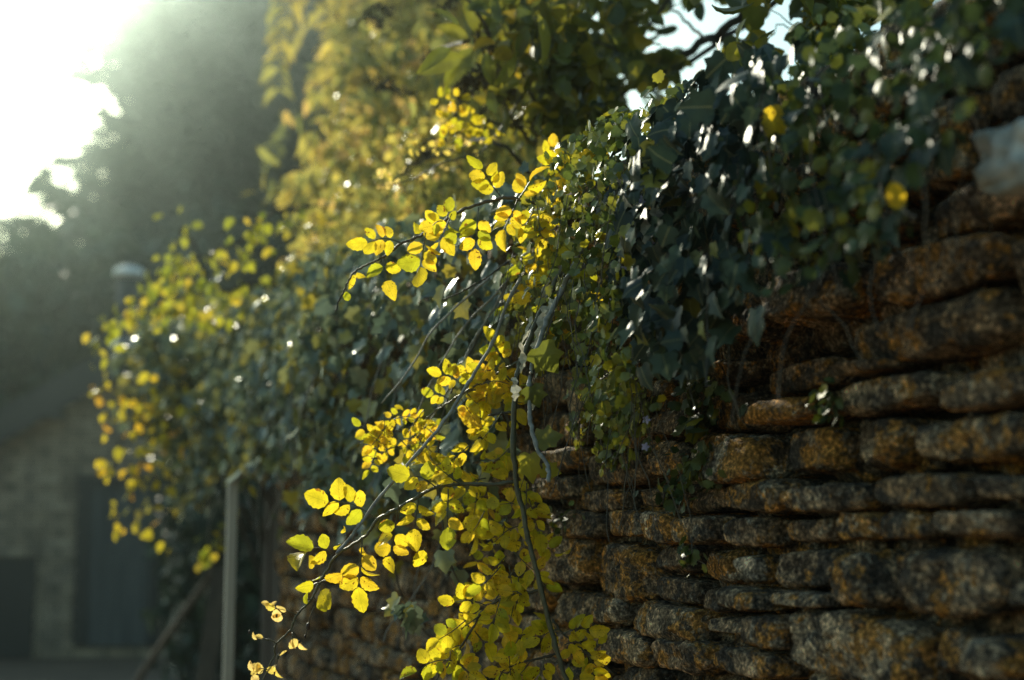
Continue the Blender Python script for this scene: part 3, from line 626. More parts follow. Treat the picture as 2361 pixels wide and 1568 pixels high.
comps(s7, zB, [((1900,1440),(1830,1530),5,1.0),((1800,1465),(1740,1530),5,.95),((1990,1420),(1960,1540),5,1.0),((1900,1370),(1760,1390),5,.85),((1860,1270),(1800,1330),5,.9)], 2.2)
fill(s7, [(1140,1540),(1290,1530),(1290,1620),(1140,1620)], 3, 2.15, 2.24, LS*.9)
s7.build(c9)
s8 = Spray()
comps(s8, zC, [((1210,280),(1110,120),7,.95),((870,450),(700,370),7,.85),((760,560),(640,520),5,.8),((1180,330),(1240,410),5,1.1),((1090,380),(1040,340),5,.8),((1120,380),(1200,520),7,1.0),((1000,450),(940,400),3,.8),((900,510),(990,600),7,.95),((860,560),(940,680),5,.9),((780,600),(900,720),5,.7)], 2.33)
fill(s8, [(880,950),(960,930),(1000,940),(990,1010),(930,1030),(870,1030)], 18, 2.36, 2.46, LS*.62, k=7)
fill(s8, [(1075,880),(1180,850),(1185,960),(1110,960)], 10, 2.28, 2.36, LS*.85)
s8.build(c10)
# withered bits at the tip of the drooping cane, hips, dry leaf ribbons
s9 = Spray()
for (x0, y0, x1, y1, k_) in [(370,1145,230,1100,3),(280,1135,190,1080,2),(300,1140,280,1165,1),(240,1330,150,1300,1),(190,1310,110,1305,1),(330,1240,385,1320,2),(340,1260,345,1310,1),(180,1500,90,1510,3),(170,1500,120,1540,2),(250,1430,260,1410,1),(225,1440,235,1500,2),(250,1400,240,1470,1)]:
    a = W(*zB(x0, y0), 2.25); c = W(*zB(x1, y1), 2.25); s9.b.tube([a, a.lerp(c, .5)+Vector((0, 0, .003)), c], [.0011, .0008, .0006], 5)
    for j in range(k_): p = a.lerp(c, 1-.25*j); s9.leaf(p, Vector(pdir(*RG.normal(0, 1, 2)))+(c-a).normalized()*1.2, CAMZ+gauss(1, .7)[0], .0155*random.uniform(.7, 1.25))
s9.build(low, M_rose_pale, 'withered_foliage')
def blob(c, r, name, mat, parent, st=(1, 1, 1)):
    V, F = CS[8]; O = V/np.linalg.norm(V, axis=1, keepdims=True); f = F
    O = O*np.array(st)*r*(1+0.1*np.array([noise.noise(Vector(v)*3+Vector(c)) for v in O]))[:, None]+np.array(c)
    return mesh_np(name, O, f, mat, parent)
for (x, y, r) in [(445,1218,.0045),(425,1285,.0022),(60,1255,.0022),(385,1320,.002),(240,1148,.0024),(225,1525,.002)]: blob(W(*zB(x, y), 2.25), r, 'rose_hip', M_hip, low, (.8, .8, 1.3))
hb = MB(); hb.tube([W(*zB(480,1100), 2.25), W(*zB(455,1160), 2.25), W(*zB(445,1220), 2.25), W(*zB(425,1285), 2.25)], .0008, 5); hb.build('hip_stalk', M_cane2, low)
blob(W(*zA(350,990), 2.27), .0042, 'rose_hip', M_hip, arch); hb = MB(); hb.tube([W(*zA(410,910), 2.27), W(*zA(375,950), 2.27), W(*zA(350,990), 2.27)], .0008, 5); hb.build('hip_stalk', M_cane2, arch)
def ribbons(items, mat, parent, name='dead_leaf', wd=.009):
    if len(items) > 1:
        for it in items: ribbons([it], mat, parent, name)
        return
    V, F, UV = [], [], []
    for (pts, d, w) in items:
        P = smooth_path([W(x, y, d+random.uniform(-.01, .01)) for x, y in pts], 4); n0 = len(V)
        for i, p in enumerate(P):
            t = i/(len(P)-1); ww = w*math.sin(math.pi*(.12+.8*t))*(1+.5*math.sin(i*2.3)); an = 0.9*math.sin(i*.7)
            s_ = Vector(pdir(math.cos(an), .25*math.sin(i), math.sin(an))); mid = p+Vector(tuple(CAMZ))*ww*.5*math.cos(i)
            V += [tuple(p-s_*ww), tuple(mid), tuple(p+s_*ww)]; UV += [(0, t), (.5, t), (1, t)]
        for i in range(len(P)-1):
            for j in (0, 1): a = n0+i*3+j; F.append((a, a+1, a+4, a+3))
    return mesh_np(name, np.array(V), np.array(F), mat, parent, True, RG.random(len(F)), np.array(UV))
ribbons([([(1352,452),(1345,480),(1362,505),(1372,525)], 2.2, .008), ([(1378,440),(1385,480),(1372,520)], 2.2, .007), ([(1335,535),(1345,560),(1348,585)], 2.2, .005), ([(1255,705),(1250,740),(1240,790),(1228,815)], 2.15, .009), ([(1275,690),(1262,720),(1256,760)], 2.18, .006), ([(1262,640),(1258,670),(1250,700)], 2.25, .007), ([(1200,790),(1207,830),(1200,860)], 2.15, .006), ([(1185,870),(1190,900),(1186,925)], 2.15, .008), ([(1225,890),(1232,915),(1227,945)], 2.1, .009), ([(1225,730),(1218,760),(1204,790)], 2.2, .005)], M_dead, grey)
dl = [((1240,800),(1262,830),.05),((1225,890),(1240,930),.035),((1240,1020),(1270,1010),.04),((1222,1045),(1225,1100),.045),((1250,1080),(1280,1090),.03)]
each('green_leaf', IVY, [tuple(W(a[0], a[1], 2.08)) for a, b, s_ in dl], [tuple(pdir(b[0]-a[0], b[1]-a[1])) for a, b, s_ in dl], CAMZ+gauss(len(dl), .3), [s_ for a, b, s_ in dl], M_olive, grey, [.5, .3, .6, .8, .7])
# ivy leaves clinging to the thin canes
cl = []
for i in range(46):
    t = random.random(); q = random.choice(([(1165,710),(1094,860),(1014,985),(908,1108)], [(1108,770),(1041,900),(1009,1060),(1022,1220),(1062,1350)], [(925,1370),(960,1430)]))
    j = random.randrange(len(q)-1); cl.append((q[j][0]*(1-t)+q[j+1][0]*t+random.gauss(0, 8), q[j][1]*(1-t)+q[j+1][1]*t, 2.42+random.uniform(-.05, .1)))
scatter('ivy_foliage', IVY, [tuple(W(*c)) for c in cl], np.array([-.3, 0, -1])+gauss(46, .6), np.array([-.6, -.4, .5])+gauss(46, .5), .034*RG.uniform(.6, 1.3, 46), M_ivyf, c3)
# dry strips hanging in the dark ivy
dry = empty('withered_ivy_strand', tuple(WALL(1505, 400, .1)), 'bleached withered strand with a curled tip hanging before the dark ivy', 'dry strand')
ribbons([([(1508,385),(1500,430),(1512,480),(1516,530)], 1.95, .009), ([(1487,488),(1490,530),(1497,580),(1492,608)], 1.95, .008), ([(1515,520),(1525,560),(1540,540),(1560,515)], 1.95, .007), ([(1515,410),(1520,440),(1523,470)], 1.95, .005)], M_dead, dry)
yl = empty('yellow_leaf', tuple(W(2065, 460, 1.35)), 'lone bright yellow leaf on a pale stalk in front of the dark stones', 'leaf')
scatter('blade', [ROSE[4]], [tuple(W(2080, 480, 1.36))], [tuple(pdir(-.5, -1))], [tuple(CAMZ+np.array([.2, .3, .3]))], [.027], M_rose, yl)
b = MB(); b.tube([W(2080, 480, 1.36), W(2092, 495, 1.36), W(2112, 500, 1.36)], [.0016, .0014, .001], 6); b.build('stalk', M_greycane, yl)
# tiny flowers of the toadflax
fl = [(1400,690),(1370,855),(1490,968),(1488,1030),(1500,560),(1475,455),(1480,465),(1440,620)]
P = []; Yf = []
for x, y in fl:
    c = WALL(x, y, .13)
    for k in range(5): P.append(tuple(c)); Yf.append(tuple(pdir(math.cos(k*1.256), math.sin(k*1.256))))
for i in range(len(fl)): scatter('flower', [SIMPLE[2]], P[i*5:i*5+5], Yf[i*5:i*5+5], CAMZ+gauss(5, .2), .0065, M_violet, rootT)
# yellow leaves among the toadflax and ivy top
hl = []
for (x, y, s_, d) in [(1480,320,.045,2.1),(1500,310,.04,2.1),(1380,365,.035,2.3),(1400,350,.03,2.3),(1330,345,.03,2.35),(1590,555,.02,1.95),(1640,650,.02,1.9),(1650,640,.018,1.9),(1575,275,.03,2.0),(1270,375,.03,2.35),(1780,240,.05,1.7),(1420,290,.028,2.3),(1450,270,.028,2.3),(1470,265,.03,2.3)]: hl.append((x, y, s_, d))
each('yellow_leaf', ROSE, [tuple(W(x, y, d)) for x, y, s_, d in hl], np.array([tuple(pdir(0, .6)) for _ in hl])+gauss(len(hl), .6), CAMZ+gauss(len(hl), .4), [q[2] for q in hl], M_rose, rootT)

# ------------------------------------------------------------------ plants beyond and above the wall
def curve_spray(parent, pts, r0, leaves, mat, tm, size, hang=.8, spread=.06, name='stem', smat=None, comp=0, leafname='foliage', droop=0.0, zn=None):
    """pts world points; leaves hang along it"""
    P = smooth_path(pts, 6, 0.004); b = MB(); b.tube(P, taper(len(P), r0, r0*.3), 6)
    b.build(name, smat or M_bark, parent)
    LP = []; 
    for i in range(leaves):
        p = P[int(random.random()**.8*(len(P)-1))]; LP.append(np.array(p)+RG.normal(0, spread, 3)-np.array([0, 0, abs(random.gauss(0, droop))]))
    k = len(LP); scatter(leafname, tm, LP, np.array([0, 0, -hang])+gauss(k, .6), (np.array(zn) if zn is not None else CAMZ*.3+np.array([0, 0, .8]))+gauss(k, .6), size*RG.uniform(.6, 1.3, k), mat, parent)
# climbing spray arching over the far end of the wall
cr = empty('climbing_rose', tuple(W(740, 700, 5.0)), 'out of focus yellow climbing rose arching from the wall top against the dark tree', 'rose')
curve_spray(cr, [W(790,470,4.9), W(700,480,4.9), W(620,495,4.9), W(560,550,4.9), W(480,585,4.9), W(400,620,4.9), W(352,655,4.9)], .008, 95, M_yg, ROSE, .042, 1.0, .03, droop=.06)
curve_spray(cr, [W(640,650,5.1), W(540,665,5.1), W(450,680,5.1), W(350,680,5.1), W(270,720,5.1), W(212,800,5.1)], .008, 115, M_yg, ROSE, .042, 1.0, .03, droop=.04)
curve_spray(cr, [W(480,640,5.4), W(430,530,5.4), W(410,560,5.4), W(390,620,5.4)], .006, 36, M_yg, ROSE, .045, 1.0, .05, droop=.1)
hr = empty('hanging_rose', tuple(W(500, 900, 5.6)), 'blurred amber leaved rose hanging down in front of the stone gable', 'rose')
curve_spray(hr, [W(420,880,5.6), W(330,910,5.5), W(270,920,5.5), W(215,950,5.5)], .005, 34, M_orange, ROSE, .042, .8, .055)
curve_spray(hr, [W(400,960,5.6), W(310,990,5.5), W(270,1030,5.5), W(265,1110,5.5), W(300,1160,5.5), W(325,1260,5.5)], .004, 38, M_orange, ROSE, .042, .8, .05)
curve_spray(hr, [W(420,1000,5.6), W(360,1000,5.5), W(330,1060,5.5), W(370,1120,5.5), W(360,1180,5.5)], .004, 40, M_orange, ROSE, .042, .8, .06)
curve_spray(hr, [W(470,960,5.6), W(430,1020,5.5), W(425,1080,5.5), W(430,1150,5.5)], .004, 24, M_orange, ROSE, .042, .8, .05)
def bush(name, label, cat, blobs, n, tm, size, mat, twigs=14, root=None, group=None, hang=.4, rp=1.0, zt=0.6, tr=.02):
    """blobs: list of (centre, radius xyz) ; leaves in clumps through the volume, stems from the ground"""
    c0 = Vector(blobs[0][0]); rt = empty(name, root or (c0.x, c0.y, 0), label, cat, group)
    vol = np.array([r[0]*r[1]*r[2] for c, r in blobs]); pr = vol/vol.sum(); P = []
    for (c, r), p in zip(blobs, pr):
        k = int(n*p); nc = max(6, k//22)
        cc = norm(gauss(nc))*(RG.random((nc, 1))**.45)*np.array(r)+np.array(tuple(c))
        q = cc[RG.integers(0, nc, k)]+gauss(k, 1.0)*np.array(r).mean()*.11; P.append(q)
    P = np.concatenate(P); k = len(P)
    scatter('foliage', tm, P, np.array([0, 0, -hang])+gauss(k, .8), np.array([-.2, -.2, zt])+gauss(k, .7), size*RG.uniform(.6, 1.35, k), mat, rt, RG.random(k)**rp)
    b = MB(); base = rt.matrix_world.translation
    for i in range(twigs):
        e = Vector(P[RG.integers(0, k)]); m_ = base.lerp(e, .55)+Vector((random.gauss(0, .1), random.gauss(0, .1), .2)); st = Vector((base.x+random.gauss(0, .08), base.y+random.gauss(0, .08), 0))
        pts = smooth_path([st, st.lerp(m_, .6), m_, e], 4); b.tube(pts, taper(len(pts), tr, tr*.15), 6)
    b.build('stem', M_bark, rt, True); return rt, P
# mixed golden hedge behind the wall
bush('golden_shrub', 'golden shrub behind the wall, glowing under the arching rose cane', 'shrub', [(W(900,570,5.6),(.42,.6,.26)), (W(1000,480,4.6),(.4,.5,.3)), (W(800,670,6.0),(.25,.6,.1)), (W(1120,470,4.1),(.3,.4,.28))], 3600, SIMPLE, .036, M_gold, 20, root=(2.3, 5.2, 0), hang=.7)
bush('ivy_bush', 'rounded ivy bush full of glints at the far end of the wall beside the gable', 'shrub', [(W(500,880,6.4),(.42,.5,.32)), (W(600,830,6.0),(.4,.5,.28)), (W(470,960,6.2),(.28,.4,.22)), (W(640,930,5.8),(.2,.4,.22))], 3300, IVY, .055, M_ivyf, 18, root=(1.9, 6.6, 0), rp=1.1)
bush('amber_shrub', 'amber shrub rising behind the wall below the feathery tree', 'shrub', [(W(930,330,6.6),(.7,.7,.5)), (W(880,400,7.4),(.35,.5,.35)), (W(1080,300,5.8),(.5,.5,.45))], 2000, LONG, .10, M_gold, 20, root=(3.0, 6.6, 0), hang=1.0)
# feathery tree with drooping pinnate sprays
def feather_tree():
    rt = empty('feathery_tree', (3.2, 9.2, 0), 'feathery tree with drooping yellow sprays fading into the bright haze', 'tree')
    b = MB(); trunk = [Vector((3.2, 9.2, 0)), Vector((3.1, 9.1, 1.8)), Vector((2.9, 8.9, 3.4)), Vector((2.7, 8.8, 5.2)), Vector((2.5, 8.7, 6.8))]
    P = smooth_path(trunk, 6, .01); b.tube(P, taper(len(P), .13, .05), 9)
    ends = []
    poly = [(560,-420),(1150,-420),(1180,60),(1080,330),(760,400),(700,390),(560,390),(600,330),(640,180),(560,120)]
    while len(ends) < 150:
        x, y = random.uniform(540, 1180), random.uniform(-420, 500)
        if inpoly(np.array([[x, y]]), poly)[0] and (x > 790 or random.random() < .07): ends.append(W(x, y, random.uniform(7.6, 9.6)))
    for i, e in enumerate(ends):
        if i % 5 == 0:
            st = P[random.randint(6, len(P)-1)]; m_ = st.lerp(e, .6)+Vector((0, 0, .35)); q = smooth_path([st, m_, e], 4); b.tube(q, taper(len(q), .03, .004), 5)
    b.build('trunk', M_bark, rt, True)
    LP, LY, LZ = [], [], []
    for e in ends:
        d = Vector((-.35+random.gauss(0, .35), random.gauss(0, .4), -.75+random.gauss(0, .35))).normalized(); L = random.uniform(.3, .55); s_ = d.cross(Vector((0, 0, 1))).normalized()
        for k in range(13):
            t = k/12; p = e+d*L*t+Vector((0, 0, -L*.35*t*t))
            for sg in (-1, 1): LP.append(tuple(p)); LY.append(tuple(s_*sg+d*.6+Vector(gauss(1, .2)[0]))); LZ.append(tuple(Vector((0, -.3, 1))+Vector(gauss(1, .4)[0])))
    scatter('crown', LONG, LP, LY, LZ, .12*RG.uniform(.6, 1.2, len(LP)), M_gold, rt, np.repeat(RG.random(len(ends))**.9, 26))
feather_tree()
# dark leafed shrub above the wall top, sky seen through it
def leafy(name, label, cat, polys, n, dr, size, mat, branches, root, tm=ROSE, rpow=1.0, hang=.3):
    rt = empty(name, root, label, cat); P = []
    while len(P) < n:
        poly, w = random.choice(polys); xs = [p[0] for p in poly]; ys = [p[1] for p in poly]; x, y = random.uniform(min(xs), max(xs)), random.uniform(min(ys), max(ys))
        if random.random() > w or not inpoly(np.array([[x, y]]), poly)[0]: continue
        d = random.uniform(*dr)
        if noise.noise(Vector((x/75, y/60, d*3))) < -.08: continue
        P.append(tuple(W(x, y, d)))
    k = len(P); scatter('foliage', tm, P, np.array([-.2, 0, -hang])+gauss(k, .8), np.array([0, -.3, .6])+gauss(k, .7), size*RG.uniform(.6, 1.3, k), mat, rt, RG.random(k)**rpow)
    for (pts, r0, r1) in branches:
        b = MB(); q = smooth_path([W(*p) for p in pts], 8, .003); b.tube(q, taper(len(q), r0, r1), 7); b.build('branch', M_bark, rt, True)
    return rt
elder = leafy('elder_shrub', 'olive leaved shrub above the wall top with pale sky gaps between its leaves', 'shrub',
 [([(1130,-150),(1500,-150),(1480,120),(1420,260),(1300,340),(1200,330),(1120,200)], 1.0), ([(1480,-150),(1700,-150),(1640,-20),(1540,40),(1480,160)], .12), ([(1480,150),(1600,110),(1540,200),(1480,260)], .07),([(1250,120),(1420,100),(1400,300),(1250,330)], .8)],
 2500, (3.0, 4.6), .052, M_olive,
 [([(1830,-60,3.2),(1700,40,3.3),(1560,140,3.4),(1420,225,3.6),(1330,330,3.9)], .012, .008), ([(1850,-40,3.3),(1740,40,3.4),(1600,135,3.5),(1480,220,3.6)], .009, .006), ([(1560,-50,3.4),(1500,60,3.5),(1400,130,3.6)], .007, .003), ([(1640,100,3.3),(1560,30,3.5),(1500,-40,3.6)], .005, .002), ([(1200,130,3.6),(1330,100,3.6),(1450,110,3.5)], .005, .003), ([(1100,270,3.7),(1230,300,3.7),(1400,290,3.5)], .006, .004)],
 (3.2, 3.2, 0), hang=.6)
oak = leafy('overhanging_tree', 'dark leaved tree branch hanging over the wall in the brightest patch of sky', 'tree',
 [([(1760,-260),(2500,-260),(2450,-30),(2150,10),(2060,30),(2000,45),(1940,30),(1880,-10),(1800,-80)], 1.0), ([(1690,90),(1760,110),(1740,150)], .1), ([(1860,-40),(1960,20),(1940,90),(1870,80)], .3), ([(1560,-100),(1860,-60),(1800,10),(1600,20)], .08)],
 1100, (2.3, 3.3), .05, M_olive,
 [([(2150,-250,2.8),(2000,-60,2.8),(1920,30,2.8),(1880,120,2.8)], .01, .003), ([(1880,120,2.8),(1800,60,2.9),(1740,110,2.9),(1700,90,3.0)], .002, .001), ([(1960,-80,2.8),(1860,60,2.8),(1770,20,2.8)], .003, .001)],
 (3.6, 2.2, 0))
# butterfly bush with dead flower spikes
bb = empty('butterfly_bush', tuple(Vector((2.0, 3.6, 0))), 'butterfly bush with dark dead flower spikes and long pale leaves over the wall', 'shrub')
def spike(pts, d, r):
    P = smooth_path([W(x, y, d) for x, y in pts], 6); b = MB(); b.tube(P, .002, 5); b.build('twig', M_bark, bb)
    LP = []; S2 = []
    for i, p in enumerate(P):
        t = i/(len(P)-1); rr = r*(1-.75*t)
        for k in range(16): LP.append(tuple(np.array(p)+gauss(1, rr*.55)[0])); S2.append(rr*random.uniform(.5, .9))
    k = len(LP); return scatter('seed_head', SIMPLE, LP, gauss(k), gauss(k), S2, M_seed, bb)
for pts, r in [([(1130,165),(1090,190),(1060,240),(1040,300)], .024), ([(1110,175),(1075,185),(1045,200)], .02), ([(1130,180),(1180,215),(1210,270)], .024), ([(1245,255),(1235,290),(1240,350)], .02), ([(1150,220),(1110,260),(1085,290)], .016), ([(1200,275),(1170,295),(1150,320)], .014), ([(1060,-10),(1030,10),(1000,38)], .018), ([(1105,80),(1130,110),(1150,90)], .018)]: spike(pts, 3.15+random.uniform(-.1, .1), r)
for pts, r in [([(1000,125),(985,150),(958,185)], .024), ([(880,60),(850,35),(820,55)], .02), ([(870,190),(920,210),(965,215)], .024), ([(1010,330),(960,370),(900,430)], .03), ([(900,30),(870,15),(835,30)], .018)]: spike(pts, 3.9, r)
LP, LY = [], []
for (x, y, dx, dy) in [(1100,80,-.3,-1),(1080,90,-1,-.5),(1110,100,.6,-1),(1090,110,-.6,.8),(1150,60,-.2,-1),(1180,80,.5,-.9),(1170,110,.9,.5),(1200,30,.6,.8),(1120,120,.2,1),(1140,20,.1,-1),(1060,60,-.8,-.7),(1215,60,-.3,1),(1240,30,.4,1),(1230,150,-.4,.9),(1190,130,-.5,1),(1070,130,-1,.3),(1040,110,-.9,.6),(1250,-10,.2,1),(1160,0,-.5,.7)]:
    LP.append(tuple(W(x, y, 3.0+random.uniform(-.15, .3)))); LY.append(tuple(pdir(dx, dy)))
scatter('foliage', LONG, LP, LY, CAMZ+gauss(len(LP), .4), .10*RG.uniform(.7, 1.2, len(LP)), M_olive, bb, RG.uniform(.3, .8, len(LP)))
b = MB()
for pts in ([(1330,420,3.4),(1200,300,3.3),(1130,170,3.2),(1100,80,3.1)], [(1280,330,3.4),(1240,250,3.3),(1190,130,3.1)], [(1250,430,3.5),(1150,330,3.4),(1050,340,3.7),(960,380,3.9)], [(1130,170,3.2),(1120,60,3.1),(1060,-20,3.1)], [(1080,90,3.3),(1000,120,3.8)]):
    q = smooth_path([W(*p) for p in pts], 6, .002); b.tube(q, taper(len(q), .006, .003), 6)
b.build('stem', M_bark, bb, True)
# budding rose spray, half blurred
bs = empty('rose_spray', tuple(W(1180, 300, 3.2)), 'half blurred rose spray with small cream buds above the arching cane', 'rose')
b = MB(); q = smooth_path([W(1230,180,3.2), W(1130,330,3.05), W(1080,360,3.0), W(1010,380,3.0), W(960,410,3.0), W(900,425,3.0), W(870,430,3.0)], 6, .001); b.tube(q, taper(len(q), .003, .001), 6)
b.build('stem', M_cane, bs, True)
LP = [tuple(W(x+random.gauss(0, 7), y+random.gauss(0, 7), 3.0+random.gauss(0, .01))) for x, y in [(870,400),(870,430),(905,440),(905,425),(945,330),(945,350),(1000,350),(1010,345),(1020,395),(975,345),(890,400),(1050,345),(1060,300),(1065,320),(1100,340),(1110,380),(960,405),(920,390),(1080,330),(1140,330),(1000,330),(880,415)] for _ in range(2)]
k = len(LP); scatter('foliage', ROSE, LP, gauss(k), CAMZ+gauss(k, .6), .02*RG.uniform(.5, 1.1, k), M_rose_pale, bs)
LP = [tuple(W(x+random.gauss(0, 16), y+random.gauss(0, 22), 3.0+random.gauss(0, .05))) for x, y in [(1030,250),(1035,290),(1080,270),(1110,285),(1090,300),(1020,235),(1050,330)] for _ in range(9)]
k = len(LP); scatter('yellow_foliage', ROSE, LP, gauss(k), CAMZ+gauss(k, .6), .024*RG.uniform(.6, 1.1, k), M_rose, bs)

# ------------------------------------------------------------------ post, rail and stakes past the wall end
pt = empty('timber_post', tuple(W(536, 1300, 4.5)*1.0), 'pale weathered timber post with a slanting rail past the wall end', 'post')
a = W(536, 1110, 4.5); base = Vector((a.x, a.y, 0)); b = MB(); b.beam(base, a, .028, .03, Vector((0, 1, 0))); b.build('post', M_wood, pt)
b = MB(); b.beam(W(531, 1112, 4.48), W(590, 1066, 4.42), .028, .012); b.beam(W(600, 1062, 4.42), W(655, 1022, 4.36), .022, .012); b.build('rail', M_metal, pt)
sh = empty('shade_lean_to', (1.5, 5.6, 0), 'lean-to of near black boards added to stand in for the shade under the ivy past the end of the stones', 'lean-to')  # dark core added where the space past the wall end lies in shade
b = MB()
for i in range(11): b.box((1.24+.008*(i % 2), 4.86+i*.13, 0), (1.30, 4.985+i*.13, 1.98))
b.build('board_wall', M_shadewood, sh); b = MB(); b.box((1.1, 4.84, 1.985), (2.2, 6.4, 2.03)); b.build('roof', M_shadewood, sh)
sk = empty('leaning_stake', tuple(W(330, 1560, 9)), 'dim bare pole leaning beside the timber post', 'pole')
b = MB(); q = [W(545, 1170, 8.2), W(480, 1330, 8.4), W(420, 1420, 8.6), W(330, 1550, 9.0), W(280, 1640, 9.3)]; b.tube(smooth_path(q, 4), .022, 7); b.build('pole', M_bark, sk, True)
sk2 = empty('leaning_board', tuple(W(500, 1560, 7.5)), 'brown plank leaning in the shade under the rose twig', 'plank')
b = MB(); b.beam(W(512, 1310, 7.3), W(455, 1700, 7.0), .10, .03); b.build('plank', M_bark, sk2)
tw = empty('rose_twig', tuple(W(520, 1210, 5)), 'short yellow leaved twig crossing behind the timber post', 'rose')
curve_spray(tw, [W(560,1170,5.6), W(520,1210,5.6), W(490,1250,5.6), W(470,1290,5.6)], .003, 26, M_yg, ROSE, .04, .8, .015)

# ------------------------------------------------------------------ gable building with flue
def Hp(x, y, d=16.0): return W(x, y, d)
def house():
    f = ray(1180, 1200); yaw = R(-YAW+6)      # local frame: right, back
    ap = Hp(292, 822); er = 0.60
    bx = Vector((math.cos(yaw), math.sin(yaw), 0)); by = Vector((-math.sin(yaw), math.cos(yaw), 0)); o = Vector((ap.x, ap.y, 0))
    rt = empty('gable_building', tuple(o), 'low stone outbuilding with steep slate gable, dim grey doors and a flue', 'building')
    hz = ap.z; half = 3.3; ez = hz-half*er
    def L(u, v, z): return tuple(o+bx*u+by*v+Vector((0, 0, z)))
    b = MB(); V = [L(-half,0,0), L(half,0,0), L(half,0,ez), L(0,0,hz), L(-half,0,ez), L(-half,6,0), L(half,6,0), L(half,6,ez), L(0,6,hz), L(-half,6,ez)]
    b.add(V, [(0,1,2,3,4), (9,8,7,6,5), (1,6,7,2), (0,4,9,5), (0,5,6,1)]); b.build('wall', M_hstone, rt)
    b = MB(); ov = .28; t = .14
    for sg in (-1, 1):
        A = [(0, -.22, hz+.02), (sg*(half+ov), -.22, hz-(half+ov)*er+.02), (sg*(half+ov), 6.2, hz-(half+ov)*er+.02), (0, 6.2, hz+.02)]
        V = [L(*p) for p in A]+[L(p[0], p[1], p[2]+t) for p in A]; b.add(V, [(0,1,2,3), (7,6,5,4), (0,4,5,1), (1,5,6,2), (2,6,7,3), (3,7,4,0)])
    roof = b.build('roof', M_slate, rt)
    b = MB()
    for sg in (-1, 1): b.beam(L(0, -.26, hz-.06), L(sg*(half+ov), -.26, hz-(half+ov)*er-.06), .05, .30)
    b.build('bargeboard', M_dark, roof)
    def rectpx(x0, y0, x1, y1, v, th, name, mat, par, boards=0):
        def uz(x, y):
            r = ray(x, y); n = by; tt = ((o+by*v)-EYE).dot(n)/r.dot(n); p = EYE+r*tt; return (p-o).dot(bx), p.z
        u0, za = uz(x0, y0); u1, zb = uz(x1, y1); z1 = max(za, zb); z0 = max(0.01, min(za, zb)); b = MB()
        n = max(1, boards)
        for i in range(n):
            ua, ub = u0+(u1-u0)*i/n+.004, u0+(u1-u0)*(i+1)/n-.004; dv = .008*(i % 2)
            V = [L(ua,v-dv,z0), L(ub,v-dv,z0), L(ub,v-dv,z1), L(ua,v-dv,z1), L(ua,v+th,z0), L(ub,v+th,z0), L(ub,v+th,z1), L(ua,v+th,z1)]
            b.add(V, [(0,1,2,3), (7,6,5,4), (0,4,5,1), (1,5,6,2), (2,6,7,3), (3,7,4,0)])
        return b.build(name, mat, par)
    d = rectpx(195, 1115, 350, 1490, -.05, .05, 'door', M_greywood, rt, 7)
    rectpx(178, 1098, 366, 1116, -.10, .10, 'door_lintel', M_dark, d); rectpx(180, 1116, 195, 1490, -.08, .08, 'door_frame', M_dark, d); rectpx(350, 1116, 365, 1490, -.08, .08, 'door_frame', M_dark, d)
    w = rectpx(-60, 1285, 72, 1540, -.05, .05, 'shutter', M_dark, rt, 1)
    rectpx(-70, 1268, 84, 1286, -.08, .08, 'lintel', M_hstone, w)
    k = rectpx(112, 945, 140, 965, -.3, .3, 'purlin_end', M_dark, rt)
    # flue
    c = Hp(293, 770, 16.4); b = MB(); base = Vector((c.x, c.y, hz-.2)); top = Hp(293, 640, 16.4)
    b.tube([base, Vector((c.x, c.y, top.z))], .13, 20); fl_ = b.build('flue', M_slate, rt, True)
    b = MB(); z = top.z; b.tube([Vector((c.x, c.y, z)), Vector((c.x, c.y, z+.03)), Vector((c.x, c.y, z+.10)), Vector((c.x, c.y, z+.14))], [.14, .17, .165, .10], 20); b.build('flue_cowl', M_metal, fl_, True)
    b = MB(); z = Hp(293, 790, 16.4).z; b.tube([Vector((c.x, c.y, z-.1)), Vector((c.x, c.y, z+.02))], [.2, .15], 20); b.build('flue_collar', M_metal, fl_, True)
def hstone():
    m, nt, N, L, P = newmat('coursed_stone'); tc = N.new('ShaderNodeTexCoord'); mp = N.new('ShaderNodeMapping')
    mp.inputs['Rotation'].default_value = (R(90), 0, R(-YAW+6)); 
    L.new(tc.outputs['Object'], mp.inputs['Vector']); se = N.new('ShaderNodeSeparateXYZ'); L.new(tc.outputs['Object'], se.inputs['Vector'])
    cb = N.new('ShaderNodeCombineXYZ'); L.new(se.outputs['X'], cb.inputs['X']); L.new(se.outputs['Z'], cb.inputs['Y'])
    br = N.new('ShaderNodeTexBrick'); L.new(cb.outputs['Vector'], br.inputs['Vector']); br.inputs['Scale'].default_value = 1.0
    br.inputs['Brick Width'].default_value = .34; br.inputs['Row Height'].default_value = .10; br.inputs['Mortar Size'].default_value = .012
    br.inputs['Color1'].default_value = (.25, .20, .145, 1); br.inputs['Color2'].default_value = (.40, .33, .25, 1); br.inputs['Mortar'].default_value = (.08, .065, .05, 1); br.inputs['Bias'].default_value = -.1
    n = noisen(N, L, tc.outputs['Object'], 4, 5); rp = ramp(N, [(.3, (.5, .5, .52)), (.7, (1.3, 1.25, 1.15))]); L.new(n, rp.inputs['Fac'])
    L.new(mixc(N, L, 1.0, br.outputs['Color'], rp.outputs['Color'], 'MULTIPLY'), P.inputs['Base Color']); P.inputs['Roughness'].default_value = .95
    b = N.new('ShaderNodeBump'); b.inputs['Distance'].default_value = .03; L.new(br.outputs['Fac'], b.inputs['Height']); b.invert = True; L.new(b.outputs['Normal'], P.inputs['Normal']); return m
M_hstone = hstone()
house()
